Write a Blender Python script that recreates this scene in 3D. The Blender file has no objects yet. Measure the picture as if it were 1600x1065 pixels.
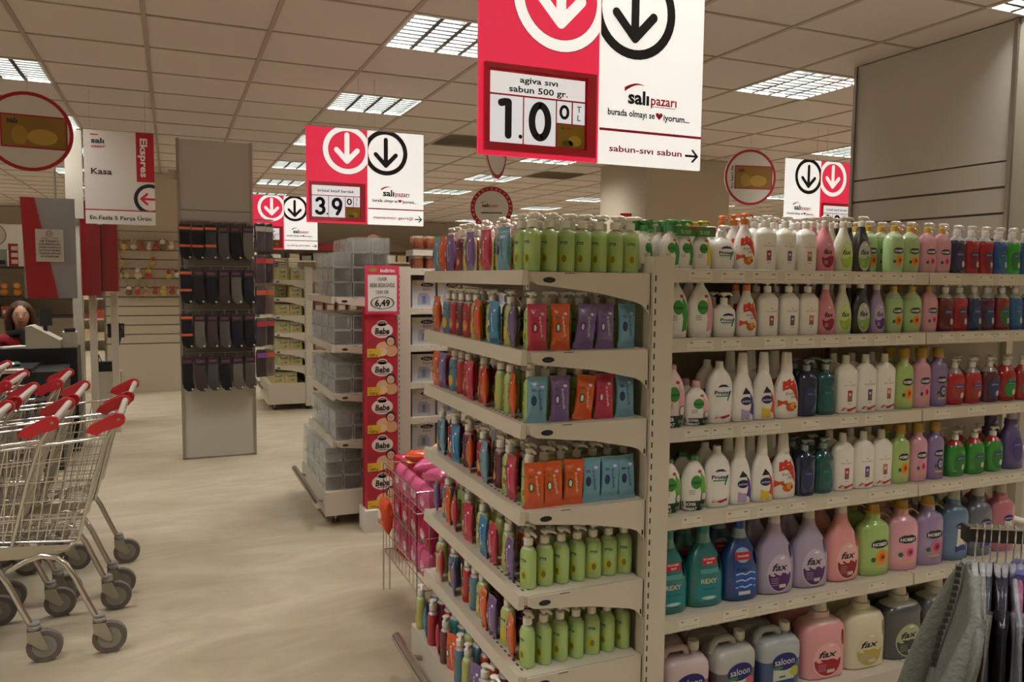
import bpy, bmesh, math, random
from mathutils import Vector, Matrix
sc = bpy.context.scene
C = sc.collection
PI = math.pi
# ------------------------------------------------------------------ camera, world, exposure
CAMZ = 1.5
F_PX, YAW, PITCH, ROLL = 1231.4, .4078, -.0796, .0103
cd = bpy.data.cameras.new('camera'); cam = bpy.data.objects.new('camera', cd); C.objects.link(cam)
cd.sensor_fit = 'HORIZONTAL'; cd.sensor_width = 36; cd.lens = 36 * F_PX / 1600; cd.clip_start = .05
fw = Vector((math.sin(YAW)*math.cos(PITCH), math.cos(YAW)*math.cos(PITCH), math.sin(PITCH)))
rt = Vector((math.cos(YAW), -math.sin(YAW), 0)); up = rt.cross(fw)
r2 = rt*math.cos(ROLL) + up*math.sin(ROLL); u2 = -rt*math.sin(ROLL) + up*math.cos(ROLL)
m = Matrix((r2, u2, -fw)).transposed().to_4x4(); m.translation = (0, 0, CAMZ); cam.matrix_world = m
sc.camera = cam
w = bpy.data.worlds.new('world'); sc.world = w; w.use_nodes = True
w.node_tree.nodes['Background'].inputs[0].default_value = (1, .96, .9, 1)
w.node_tree.nodes['Background'].inputs[1].default_value = .03
sc.view_settings.view_transform = 'Standard'; sc.view_settings.look = 'None'
sc.view_settings.gamma = 1; sc.view_settings.use_curve_mapping = False
sc.view_settings.exposure = 0.0
LAMP_W = 57.0; LAMP_COL = (1, .965, .925)
try:
    sc.cycles.use_denoising = True; sc.cycles.max_bounces = 8; sc.cycles.transparent_max_bounces = 24
    sc.cycles.use_light_tree = True; sc.cycles.sample_clamp_indirect = 4
    sc.cycles.caustics_reflective = False; sc.cycles.caustics_refractive = False
except Exception: pass
CEIL = CAMZ + 1.2726
# lamps: 60x60 troffers in the tile grid, every 2.4 m across and 1.8 m deep
TX0, TY0 = -.0966, 4.3974
LAMPS = [(1.4034 + 2.4*i, 4.0974 + 1.8*j) for i in range(-4, 5) for j in range(-3, 8)]
rng = random.Random(7)
# ------------------------------------------------------------------ materials
def lin(c):
    if isinstance(c, str):
        c = c.lstrip('#'); c = [int(c[i:i+2], 16)/255 for i in (0, 2, 4)]
    return tuple((x/12.92 if x <= .04045 else ((x+.055)/1.055)**2.4) for x in c) + (1,)
MATS = {}
def mat(col, rough=.5, metal=0, coat=0, spec=.5, emit=0, name=None, bump=0, vary=0, scale=30):
    k = (col, rough, metal, coat, spec, emit, bump, vary, scale)
    if k in MATS: return MATS[k]
    M = bpy.data.materials.new(name or 'm_' + str(col).lstrip('#')); M.use_nodes = True
    nt = M.node_tree; b = nt.nodes['Principled BSDF']
    b.inputs['Base Color'].default_value = lin(col); b.inputs['Roughness'].default_value = rough
    b.inputs['Metallic'].default_value = metal; b.inputs['Coat Weight'].default_value = coat
    b.inputs['Coat Roughness'].default_value = .08; b.inputs['Specular IOR Level'].default_value = spec
    if emit:
        b.inputs['Emission Color'].default_value = lin(col); b.inputs['Emission Strength'].default_value = emit
    if bump or vary:
        tc = nt.nodes.new('ShaderNodeTexCoord'); n = nt.nodes.new('ShaderNodeTexNoise')
        n.inputs['Scale'].default_value = scale; n.inputs['Detail'].default_value = 3
        nt.links.new(tc.outputs['Object'], n.inputs['Vector'])
        if bump:
            bp = nt.nodes.new('ShaderNodeBump'); bp.inputs['Strength'].default_value = bump
            bp.inputs['Distance'].default_value = .01
            nt.links.new(n.outputs['Fac'], bp.inputs['Height']); nt.links.new(bp.outputs['Normal'], b.inputs['Normal'])
        if vary:
            mx = nt.nodes.new('ShaderNodeMix'); mx.data_type = 'RGBA'
            L = lin(col); mx.inputs[6].default_value = tuple(v*(1-vary) for v in L[:3])+(1,)
            mx.inputs[7].default_value = tuple(min(1, v*(1+vary)) for v in L[:3])+(1,)
            nt.links.new(n.outputs['Fac'], mx.inputs[0]); nt.links.new(mx.outputs[2], b.inputs['Base Color'])
    MATS[k] = M
    return M
def clear(col='#ffffff', alpha=.3, rough=.05, name='clear'):
    k = (col, alpha, rough, name)
    if k in MATS: return MATS[k]
    M = bpy.data.materials.new(name); M.use_nodes = True; nt = M.node_tree
    out = nt.nodes['Material Output']; b = nt.nodes['Principled BSDF']
    b.inputs['Base Color'].default_value = lin(col); b.inputs['Roughness'].default_value = rough
    t = nt.nodes.new('ShaderNodeBsdfTransparent'); mx = nt.nodes.new('ShaderNodeMixShader')
    lw = nt.nodes.new('ShaderNodeLayerWeight'); lw.inputs[0].default_value = .35
    mp = nt.nodes.new('ShaderNodeMapRange'); mp.inputs[3].default_value = alpha; mp.inputs[4].default_value = min(1, alpha+.55)
    nt.links.new(lw.outputs['Facing'], mp.inputs[0]); nt.links.new(mp.outputs[0], mx.inputs[0])
    nt.links.new(t.outputs[0], mx.inputs[1]); nt.links.new(b.outputs[0], mx.inputs[2]); nt.links.new(mx.outputs[0], out.inputs[0])
    MATS[k] = M
    return M
def plastic(c): return mat(c, .28, coat=.5)
def paper(c): return mat(c, .6)
def gel(c): return mat(c, .16, coat=1)
cream = mat('#cdc4b3', .42, vary=.05, scale=3, name='cream enamel')
creamd = mat('#b7ae9e', .5, name='cream enamel worn')
chrome = mat('#cfccc6', .22, metal=1, name='chrome')
steel = mat('#a8a49c', .35, metal=1, name='steel')
blackm = mat('#17161a', .5, name='black')
white = plastic('#e9e6df')
# ------------------------------------------------------------------ mesh builder
class MB:
    def __init__(s): s.v = []; s.f = []; s.mi = []; s.mats = []
    def m(s, M):
        if M not in s.mats: s.mats.append(M)
        return s.mats.index(M)
    def add(s, vs, fs, M):
        o = len(s.v); s.v += [tuple(p) for p in vs]; k = s.m(M)
        for f in fs: s.f.append(tuple(i+o for i in f)); s.mi.append(k)
    def box(s, x0, x1, y0, y1, z0, z1, M):
        vs = [(x, y, z) for z in (z0, z1) for y in (y0, y1) for x in (x0, x1)]
        s.add(vs, [(0,2,3,1),(4,5,7,6),(0,1,5,4),(2,6,7,3),(0,4,6,2),(1,3,7,5)], M)
    def tube(s, pts, r, M, n=8, close=False, rs=None):
        pts = [Vector(p) for p in pts]; N = len(pts); vs = []; pn = None
        for i, p in enumerate(pts):
            if close: d = (pts[(i+1) % N]-pts[i-1])
            else: d = (pts[min(i+1, N-1)]-pts[max(i-1, 0)])
            d.normalize()
            if pn is None: a = Vector((0,0,1)) if abs(d.z) < .9 else Vector((1,0,0)); pn = d.cross(a).normalized()
            else: pn = (pn - d*pn.dot(d)).normalized()
            b = d.cross(pn); rr = rs[i] if rs else r
            for k in range(n):
                t = 2*PI*k/n + PI/n; vs.append(p + pn*rr*math.cos(t) + b*rr*math.sin(t))
        fs = []
        for i in range(N if close else N-1):
            j = (i+1) % N
            for k in range(n): fs.append((i*n+k, i*n+(k+1) % n, j*n+(k+1) % n, j*n+k))
        if not close: fs += [tuple(reversed(range(n))), tuple((N-1)*n+k for k in range(n))]
        s.add(vs, fs, M)
    def loft(s, rings, M, cap=True, matf=None):
        n = len(rings[0]); vs = [p for r in rings for p in r]; o = len(s.v); s.v += [tuple(p) for p in vs]
        for i in range(len(rings)-1):
            k = s.m(matf(i) if matf else M)
            for j in range(n):
                s.f.append((o+i*n+j, o+i*n+(j+1) % n, o+(i+1)*n+(j+1) % n, o+(i+1)*n+j)); s.mi.append(k)
        if cap:
            s.f.append(tuple(o+j for j in reversed(range(n)))); s.mi.append(s.m(matf(0) if matf else M))
            s.f.append(tuple(o+(len(rings)-1)*n+j for j in range(n))); s.mi.append(s.m(matf(len(rings)-2) if matf else M))
    def prism(s, poly, axis, a, b, M):
        # poly: 2D list; axis 'x': (y,z), 'y': (x,z), 'z': (x,y)
        def P(p, t): return {'x': (t, p[0], p[1]), 'y': (p[0], t, p[1]), 'z': (p[0], p[1], t)}[axis]
        n = len(poly); vs = [P(p, a) for p in poly] + [P(p, b) for p in poly]
        s.add(vs, [tuple(range(n)), tuple(reversed(range(n, 2*n)))] + [(i, n+i, n+(i+1) % n, (i+1) % n) for i in range(n)], M)
    def mesh(s, name, smooth=False):
        me = bpy.data.meshes.new(name); me.from_pydata(s.v, [], s.f)
        for M in s.mats: me.materials.append(M)
        me.polygons.foreach_set('material_index', s.mi)
        bm = bmesh.new(); bm.from_mesh(me); bmesh.ops.recalc_face_normals(bm, faces=bm.faces)
        bm.to_mesh(me); bm.free()
        if smooth: sm(me, smooth if smooth is not True else 40)
        me.update(); return me
    def build(s, name, parent=None, smooth=False, loc=None, rot=None):
        return link(name, s.mesh(name, smooth), parent, loc, rot)
def sm(me, ang=40):
    me.polygons.foreach_set('use_smooth', [True]*len(me.polygons))
    bm = bmesh.new(); bm.from_mesh(me); a = math.radians(ang)
    for e in bm.edges:
        if len(e.link_faces) == 2 and e.calc_face_angle(0) > a: e.smooth = False
    bm.to_mesh(me); bm.free()
def link(name, me, parent=None, loc=None, rot=None):
    o = bpy.data.objects.new(name, me); C.objects.link(o)
    if parent: o.parent = parent
    if loc: o.location = loc
    if rot: o.rotation_euler = rot
    return o
def tag(o, label, cat=None, group=None):
    o['label'] = label
    if cat: o['category'] = cat
    if group: o['group'] = group
    return o
def thing(name, label, cat, loc=(0,0,0), rz=0, group=None):
    o = link(name, None, None, loc, (0,0,rz)); return tag(o, label, cat, group)
def struct(name, mb, smooth=False):
    o = mb.build(name, None, smooth); o['kind'] = 'structure'; return o
ORD = ['first','second','third','fourth','fifth','sixth','seventh','eighth','ninth','tenth','eleventh','twelfth','thirteenth','fourteenth','fifteenth','sixteenth','seventeenth','eighteenth','nineteenth','twentieth','twenty-first','twenty-second','twenty-third','twenty-fourth']
# ------------------------------------------------------------------ text and flat print
TXT = {}
def text2d(s, bold=.0, shear=0, space=1):
    k = (s, bold, shear, space)
    if k not in TXT:
        cu = bpy.data.curves.new('t', 'FONT'); cu.body = s; cu.size = 1; cu.offset = bold; cu.shear = shear
        cu.space_character = space; cu.resolution_u = 2; cu.fill_mode = 'FRONT'
        ob = bpy.data.objects.new('t', cu); me = bpy.data.meshes.new_from_object(ob)
        v = [(p.co.x, p.co.y) for p in me.vertices]; f = [tuple(p.vertices) for p in me.polygons]
        bpy.data.objects.remove(ob); bpy.data.meshes.remove(me); bpy.data.curves.remove(cu)
        xs = [p[0] for p in v] or [0, 1]; ys = [p[1] for p in v] or [0, 1]
        TXT[k] = (v, f, min(xs), max(xs), min(ys), max(ys))
    return TXT[k]
def clip(poly, box):
    x0, x1, z0, z1 = box
    for ax, val, sg in ((0, x0, 1), (0, x1, -1), (1, z0, 1), (1, z1, -1)):
        out = []
        for i in range(len(poly)):
            a, b = poly[i-1], poly[i]; da, db = sg*(a[ax]-val), sg*(b[ax]-val)
            if (da >= 0) != (db >= 0):
                t = da/(da-db); out.append((a[0]+t*(b[0]-a[0]), a[1]+t*(b[1]-a[1])))
            if db >= 0: out.append(b)
        poly = out
        if len(poly) < 3: return []
    return poly
class Print:
    """flat print laid on a surface; surf(x,z,lift)->3D point. Default: plane facing -Y at y=0."""
    def __init__(s, surf=None, box=None, step=.0006):
        s.mb = MB(); s.surf = surf or (lambda x, z, l: (x, -l, z)); s.box = box; s.step = step; s.layer = 1; s.litc = {}
    def raw(s, vs, fs, M, layer):
        L = s.step*(layer if layer is not None else s.layer)
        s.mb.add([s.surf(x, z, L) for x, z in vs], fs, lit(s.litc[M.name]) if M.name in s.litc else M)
    def poly(s, pts, c, layer=None):
        if s.box: pts = clip(pts, s.box)
        if len(pts) < 3: return
        n = len(pts); cx = sum(p[0] for p in pts)/n; cz = sum(p[1] for p in pts)/n; vs = []; fs = []
        R = 3
        if s.box or n <= 3: s.raw(pts, [tuple(range(n))], paper(c), layer); return
        for r in range(1, R+1): vs += [(cx+(p[0]-cx)*r/R, cz+(p[1]-cz)*r/R) for p in pts]
        vs.append((cx, cz))
        for i in range(n):
            j = (i+1) % n; fs.append((R*n, i, j))
            for r in range(R-1): fs.append((r*n+i, (r+1)*n+i, (r+1)*n+j, r*n+j))
        s.raw(vs, fs, paper(c), layer)
    def rect(s, x0, x1, z0, z1, c, layer=None, n=6):
        if s.box: s.poly([(x0,z0),(x1,z0),(x1,z1),(x0,z1)], c, layer); return
        vs = [(x0+(x1-x0)*i/n, z) for z in (z0, (z0+z1)/2, z1) for i in range(n+1)]
        s.raw(vs, [(k*(n+1)+i, k*(n+1)+i+1, (k+1)*(n+1)+i+1, (k+1)*(n+1)+i) for k in (0, 1) for i in range(n)], paper(c), layer)
    def ell(s, cx, cz, rx, rz, c, layer=None, n=24): s.poly([(cx+rx*math.cos(2*PI*i/n), cz+rz*math.sin(2*PI*i/n)) for i in range(n)], c, layer)
    def ring(s, cx, cz, ro, ri, c, layer=None, n=40, sx=1):
        for i in range(n):
            a, b = 2*PI*i/n, 2*PI*(i+1)/n
            q = [(cx+sx*r*math.cos(t), cz+r*math.sin(t)) for r, t in ((ri, a), (ro, a), (ro, b), (ri, b))]
            if s.box:
                q = clip(q, s.box)
                if len(q) < 3: continue
            s.raw(q, [tuple(range(len(q)))], paper(c), layer)
    def text(s, t, cx, cz, h, c, w=None, layer=None, bold=.0, shear=0, rot=0, align='C', space=1):
        v, f, x0, x1, y0, y1 = text2d(t, bold, shear, space)
        k = h/.73; kx = k if w is None else w/(x1-x0)
        ca, sa = math.cos(rot), math.sin(rot); out = []
        for x, y in v:
            X = (x-(x0+x1)/2)*kx if align == 'C' else (x-x0)*kx; Y = (y-.365)*k
            out.append((cx+X*ca-Y*sa, cz+X*sa+Y*ca))
        s.raw(out, f, paper(c), layer if layer is not None else s.layer+1)
    def line(s, pts, wd, c, layer=None):
        for (x0, z0), (x1, z1) in zip(pts, pts[1:]):
            d = math.hypot(x1-x0, z1-z0) or 1; nx, nz = -(z1-z0)/d*wd/2, (x1-x0)/d*wd/2
            s.raw([(x0+nx, z0+nz), (x0-nx, z0-nz), (x1-nx, z1-nz), (x1+nx, z1+nz)], [(0, 1, 2, 3)], paper(c), layer)
    def arrow(s, cx, cz, L, wd, c, ang, layer=None):
        """round ended arrow pointing along ang"""
        def T(x, z): return (cx+x*math.cos(ang)-z*math.sin(ang), cz+x*math.sin(ang)+z*math.cos(ang))
        lay = layer if layer is not None else s.layer+1
        segs = [((-L/2, 0), (L/2, 0)), ((L/2-L*.42, L*.40), (L/2, 0)), ((L/2-L*.42, -L*.40), (L/2, 0))]
        for q, (a, b) in enumerate(segs):
            d = math.hypot(b[0]-a[0], b[1]-a[1]); ux, uz = (b[0]-a[0])/d, (b[1]-a[1])/d; pts = []
            base = math.atan2(uz, ux)
            for k in range(9): t = base-PI/2+PI*k/8; pts.append((b[0]+wd/2*math.cos(t), b[1]+wd/2*math.sin(t)))
            for k in range(9): t = base+PI/2+PI*k/8; pts.append((a[0]+wd/2*math.cos(t), a[1]+wd/2*math.sin(t)))
            pts = [T(*p) for p in pts]
            if s.box: pts = clip(pts, s.box)
            if len(pts) > 2: s.raw(pts, [tuple(range(len(pts)))], paper(c), lay+q*.3)
    def digit(s, ch, cx, cz, w, h, wd, c, layer=None):
        def arc(x, z, rx, rz, a0, a1, n=14): return [(x+rx*math.cos(math.radians(a0+(a1-a0)*k/n)), z+rz*math.sin(math.radians(a0+(a1-a0)*k/n))) for k in range(n+1)]
        G = {'0': arc(0, 0, .5, .5, 0, 360, 28), '1': [(-.32, .47), (-.12, .5), (.1, .5), (.1, -.5)], '2': arc(0, .2, .45, .3, 160, -40)+[(-.45, -.5), (.48, -.5)],
             '3': arc(-.02, .25, .42, .25, 150, -80)+arc(-.02, -.24, .47, .26, 80, -150), '5': [(.38, .5), (-.3, .5), (-.38, .08)]+arc(0, -.17, .45, .33, 130, -150),
             '9': arc(0, .2, .46, .3, 0, 360, 24)+[(.46, .1), (.34, -.2), (.02, -.5)], '6': arc(0, -.2, .46, .3, 180, -180, 24)+[(-.4, .05), (-.1, .5)], '4': [(.2, -.5), (.2, .5), (-.45, -.2), (.5, -.2)]}[ch]
        pts = [(cx+x*(w-wd), cz+z*(h-wd)) for x, z in G]; M = layer if layer is not None else s.layer+1
        for q, ((x0, z0), (x1, z1)) in enumerate(zip(pts, pts[1:])):
            d = math.hypot(x1-x0, z1-z0) or 1; b0 = math.atan2(z1-z0, x1-x0); o = []
            for k in range(9): t = b0-PI/2+PI*k/8; o.append((x1+wd/2*math.cos(t), z1+wd/2*math.sin(t)))
            for k in range(9): t = b0+PI/2+PI*k/8; o.append((x0+wd/2*math.cos(t), z0+wd/2*math.sin(t)))
            s.raw(o, [tuple(range(18))], paper(c), M+(q % 3)*.25)
    def heart(s, cx, cz, r, c, layer=None):
        pts = []
        for i in range(24):
            t = 2*PI*i/24; pts.append((cx+r*.062*16*math.sin(t)**3, cz+r*.062*(13*math.cos(t)-5*math.cos(2*t)-2*math.cos(3*t)-math.cos(4*t))))
        s.poly(pts, c, layer if layer is not None else s.layer+1)
    def build(s, name, parent): return s.mb.build(name, parent)
    def mesh(s, name): return s.mb.mesh(name)
# ------------------------------------------------------------------ the setting
X0, X1, Y0, Y1 = -9.0, 13.0, -2.6, 18.0
def floor_mat():
    M = bpy.data.materials.new('mottled vinyl floor'); M.use_nodes = True; nt = M.node_tree; b = nt.nodes['Principled BSDF']
    tc = nt.nodes.new('ShaderNodeTexCoord'); mp = nt.nodes.new('ShaderNodeMapping'); mp.inputs['Rotation'].default_value = (0, 0, .5)
    mp.inputs['Scale'].default_value = (1, 2.6, 1)
    n1 = nt.nodes.new('ShaderNodeTexNoise'); n1.inputs['Scale'].default_value = 1.3; n1.inputs['Detail'].default_value = 9; n1.inputs['Roughness'].default_value = .62
    n1.inputs['Distortion'].default_value = 1.4
    n2 = nt.nodes.new('ShaderNodeTexNoise'); n2.inputs['Scale'].default_value = 14; n2.inputs['Detail'].default_value = 6
    cr = nt.nodes.new('ShaderNodeValToRGB'); e = cr.color_ramp.elements
    e[0].position = .25; e[0].color = lin('#a3967c'); e[1].position = .75; e[1].color = lin('#c6bba3')
    x = cr.color_ramp.elements.new(.5); x.color = lin('#b2a68d')
    mx = nt.nodes.new('ShaderNodeMix'); mx.data_type = 'RGBA'; mx.blend_type = 'MULTIPLY'; mx.inputs[0].default_value = .16
    nt.links.new(tc.outputs['Object'], mp.inputs[0]); nt.links.new(mp.outputs[0], n1.inputs['Vector']); nt.links.new(tc.outputs['Object'], n2.inputs['Vector'])
    nt.links.new(n1.outputs['Fac'], cr.inputs[0]); nt.links.new(cr.outputs[0], mx.inputs[6]); nt.links.new(n2.outputs['Color'], mx.inputs[7])
    nt.links.new(mx.outputs[2], b.inputs['Base Color']); b.inputs['Roughness'].default_value = .38; b.inputs['Specular IOR Level'].default_value = .35
    return M
fl = MB(); fl.box(X0, X1, Y0, Y1, -.1, 0, floor_mat()); struct('floor', fl)
wallm = mat('#c9bfac', .7, vary=.04, scale=1.5, name='cream wall paint')
for nm, a in (('wall_back', (X0, X1, Y1, Y1+.15)), ('wall_front', (X0, X1, Y0-.15, Y0)), ('wall_left', (X0-.15, X0, Y0, Y1)), ('wall_right', (X1, X1+.15, Y0, Y1))):
    b = MB(); b.box(*a, 0, CEIL+.25, wallm); struct(nm, b)
# ceiling: grid of 60 cm tiles, near ones as parts
tile_m = mat('#d2c6bf', .85, bump=.15, vary=.02, scale=60, name='ceiling tile'); tee_m = mat('#a79888', .6, name='ceiling tee')
lampcells = set()
for lx, ly in LAMPS: lampcells.add((round((lx-.3-TX0)/.6), round((ly-.3-TY0)/.6)))
vents = {(4, 4), (7, 7), (-4, 9)}
slab = MB(); slab.box(X0, X1, Y0, Y1, CEIL+.22, CEIL+.3, wallm); ceil = struct('ceiling', slab)
tee = MB(); nx0 = math.floor((X0-TX0)/.6); nx1 = math.ceil((X1-TX0)/.6); ny0 = math.floor((Y0-TY0)/.6); ny1 = math.ceil((Y1-TY0)/.6)
for i in range(nx0, nx1+1):
    x = TX0+.6*i
    if X0 < x < X1: tee.box(x-.012, x+.012, Y0, Y1, CEIL-.002, CEIL+.03, tee_m)
for j in range(ny0, ny1+1):
    y = TY0+.6*j
    if Y0 < y < Y1: tee.box(X0, X1, y-.008, y+.008, CEIL-.001, CEIL+.029, tee_m)
tee.build('ceiling_grid', ceil)
tm = MB(); tm.box(.012, .588, .009, .591, .004, .018, tile_m); tile_me = tm.mesh('ceiling_tile')
far = MB(); near = []
for i in range(nx0, nx1+1):
    for j in range(ny0, ny1+1):
        if (i, j) in lampcells or (i, j) in vents: continue
        x, y = TX0+.6*i, TY0+.6*j
        if x < X0 or x+.6 > X1+.3 or y < Y0 or y+.6 > Y1+.3: continue
        d = (x+.3)*fw.x+(y+.3)*fw.y; s_ = (x+.3)*rt.x+(y+.3)*rt.y
        if d > 1.6 and abs(s_)/d < .75 and d < 14: near.append((d, x, y))
        else: far.box(x+.012, x+.588, y+.009, y+.591, CEIL+.004, CEIL+.018, tile_m)
near.sort()
for d, x, y in near[300:]: far.box(x+.012, x+.588, y+.009, y+.591, CEIL+.004, CEIL+.018, tile_m)
for d, x, y in near[:300]: link('ceiling_tile', tile_me, ceil, (x, y, CEIL+rng.uniform(-.001, .001)))
fo = far.build('ceiling_tile', ceil); fo['kind'] = 'stuff'
# lamps
lh = MB(); hm = mat('#d8d8d2', .4, name='lamp housing')
for a in ((-.3, -.285, -.3, .3), (.285, .3, -.3, .3), (-.3, .3, -.3, -.285), (-.3, .3, .285, .3)): lh.box(*a, -.003, .1, hm)
lh.box(-.3, .3, -.3, .3, .1, .105, hm); lh_me = lh.mesh('housing')
lv = MB(); lm = mat('#3a3f3c', .35, metal=0, coat=.6, name='louvre blades')
for k in range(1, 4): x = -.285+.57*k/4; lv.prism([(x-.012, .0), (x+.012, .0), (x+.003, .052), (x-.003, .052)], 'y', -.285, .285, lm)
for k in range(1, 9): y = -.285+.57*k/9; lv.prism([(y-.010, .0), (y+.010, .0), (y+.002, .050), (y-.002, .050)], 'x', -.285, .285, lm)
lv_me = lv.mesh('louvre')
tb = MB(); tubm = mat('#ffffff', .4, emit=2.2, name='fluorescent tube')
for k in range(4): x = -.21+.14*k; tb.tube([(x, -.27, .075), (x, .27, .075)], .013, tubm, 8)
tb_me = tb.mesh('tubes')
ld = bpy.data.lights.new('troffer_light', 'AREA'); ld.shape = 'SQUARE'; ld.size = .54; ld.energy = LAMP_W; ld.color = LAMP_COL
for n, (lx, ly) in enumerate(LAMPS):
    if not (X0 < lx < X1 and Y0 < ly < Y1): continue
    if 3.4 < lx < 4.2 and 2.6 < ly < 3.7: continue
    ci, cj = round((lx-1.4034)/2.4), round((ly-4.0974)/1.8)
    side = {0: 'row above the end displays', -1: 'row above the carts', 1: 'row above the right aisle'}.get(ci, ('%s row left of the carts' % ORD[-ci-2]) if ci < 0 else '%s row right of slatted column' % ORD[ci-2])
    t = thing('ceiling_lamp', 'louvred ceiling lamp, %s from front in the %s' % (ORD[cj+3], side), 'ceiling lamp', (lx, ly, CEIL), 0, 'louvred ceiling lamps')
    link('housing', lh_me, t); link('louvre', lv_me, t); link('tubes', tb_me, t)
    lo = bpy.data.objects.new('lamp_light', ld); C.objects.link(lo); lo.parent = t; lo.location = (0, 0, .057)
# air vents
vm = MB(); dk = mat('#4b443c', .6)
vm.box(.01, .59, .01, .59, .03, .04, dk)
for k in range(10): y = .05+.05*k; vm.prism([(y, .0), (y+.004, 0), (y+.03, .028), (y+.026, .028)], 'x', .03, .57, creamd)
vme = vm.mesh('vane_panel')
for q, (i, j) in enumerate(sorted(vents)):
    t = thing('ceiling_vent', ['air vent with dark slots in the ceiling far left above the checkouts', 'air vent with dark slots in the ceiling between the hanging price boards', 'air vent with dark slots in the ceiling beyond the grey square column'][q], 'vent', (TX0+.6*i, TY0+.6*j, CEIL), 0, 'ceiling air vents')
    link('vane_panel', vme, t)
# ------------------------------------------------------------------ columns
def slat_face(parent, ox, oy, dirx, diry, width, ztop, zgroove, nslat, pitch, frame=True, m_=None, plain_top=True):
    """panel facing the outward normal (left of dir); slats are boxes proud of a dark backing"""
    nx_, ny_ = diry, -dirx
    mm = m_ or cream
    def bx(nm, a, b, z0, z1, d0, d1, M):
        p = [(ox+dirx*s+nx_*d, oy+diry*s+ny_*d) for s, d in ((a, d0), (b, d0), (b, d1), (a, d1))]
        q = MB(); q.prism(p, 'z', z0, z1, M); return q.build(nm, parent)
    bx('backing', 0, width, 0.0, ztop, 0, .004, mat('#6c6252', .8))
    bx('panel', .02, width-.02, zgroove+.003, ztop, .004, .016, mm)
    z = zgroove
    for k in range(nslat):
        bx('slat', .02, width-.02, z-pitch+.006, z-.006, .004, .016, mm); z -= pitch
    bx('panel', .02, width-.02, .0, z-.006, .004, .016, mm)
    if frame:
        bx('frame_post', 0, .02, 0, ztop, .004, .03, steel); bx('frame_post', width-.02, width, 0, ztop, .004, .03, steel)
slatg = mat('#bbb6ac', .5, name='grey slatwall')
t = thing('slatted_column', 'large column clad in grey slatwall panels, right of the bottle aisle', 'column', (0, 0, 0))
b = MB(); b.box(3.79, 4.75, 2.62, 3.60, 0, CEIL-.002, slatg); b.build('core', t)
slat_face(t, 3.79, 3.61, 0, -1, .995, CEIL-.004, 2.10, 14, .128, True, slatg)
b = MB(); b.box(3.775, 3.83, 2.50, 2.615, 0, CEIL-.004, mat('#a49e8e', .45)); b.build('corner_post', t)
t = thing('toy_slatwall', 'column clad in cream slatwall with small hanging toys, left of the sock stand', 'column', (0, 0, 0))
b = MB(); b.box(-.78, .22, 11.03, 12.0, 0, CEIL-.002, wallm); b.build('core', t)
slat_face(t, -.78, 11.03, 1, 0, 1.0, CEIL-.004, 2.04, 12, .118, True, mat('#c2b8a4', .5))
t = thing('square_column', 'wide plain beige square column behind the big hanging price board', 'column')
b = MB(); b.box(4.52, 5.57, 7.0, 7.96, 0, CEIL-.002, mat('#b7ac98', .6, vary=.03, scale=2)); b.build('shaft', t)
b = MB(); b.box(4.505, 4.535, 6.985, 7.0, 0, CEIL-.004, creamd); b.build('corner_trim', t)
# back wall fixtures seen between the gondolas
for k in range(7):
    x = -4+2.1*k
    t = thing('wall_shelving', 'low beige wall shelving unit at the far back wall, %s from the left' % ORD[k], 'shelving', (x, 17.4, 0), 0, 'back wall shelving units')
    b = MB(); b.box(0, 2.0, .3, .55, 0, 2.0, creamd); b.build('back_panel', t)
    for z in (.2, .6, 1.0, 1.4, 1.8):
        b = MB(); b.box(0, 2.0, -.1, .3, z, z+.03, cream); b.build('shelf', t)
    b = MB(); b.box(0, 2.0, -.08, .28, 2.05, 2.2, mat(['#8a1a22', '#6b5a48', '#b8ad98'][k % 3], .5)); b.build('header', t)
    for lv_, z in enumerate((.23, .63, 1.03, 1.43, 1.83)):
        b = MB()
        for q in range(8):
            h_ = rng.uniform(.1, .2); b.box(.03+.245*q, .03+.245*q+.2, -.05, .15, z, z+h_, paper(rng.choice(['#7a3a2c', '#c7b08a', '#3c3f56', '#8d8a80', '#a8402f', '#5a6a4a', '#d8d0c0'])))
        g = b.build('stocked_goods', t); g['kind'] = 'stuff'
# ------------------------------------------------------------------ hanging price boards
RED = '#cf1f3c'; BK = '#1b191c'; WH = '#efede8'
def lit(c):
    return mat(c, .35, emit=.8, name='emissive sign face '+c)
def chain(mb, x, y, z0, z1):
    n = int((z1-z0)/.016)
    for k in range(n):
        z = z0+.016*k; a = (.003, 0) if k % 2 else (0, .003)
        mb.tube([(x-a[0], y-a[1], z+.008), (x, y, z), (x+a[0], y+a[1], z+.008), (x, y, z+.018)], .0009, steel, 3, close=True)
def saliz(P, x, z, s, lay=3):
    """the shop mark: black salı, red pazarı, red swoosh"""
    P.text('salı', x, z+.002*s, .038*s, BK, w=.070*s, bold=.035, layer=lay, align='L')
    P.text('pazarı', x+.076*s, z-.001*s, .028*s, RED, w=.088*s, bold=.02, layer=lay, align='L')
    pts = []
    for k in range(7): a = k/6; pts.append((x-.012*s+.066*s*a, z+.026*s+.014*s*math.sin(a*2.4)))
    for k in reversed(range(7)): a = k/6; pts.append((x-.012*s+.066*s*a, z+.026*s+.014*s*math.sin(a*2.4)-(.011*s*(1-a)+.001)))
    for i in range(6): P.raw([pts[i], pts[i+1], pts[12-i], pts[13-i]], [(0,1,2,3)], paper(RED), lay)
    P.rect(x+.078*s, x+.16*s, z-.021*s, z-.019*s, '#9c9894', lay)
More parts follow.
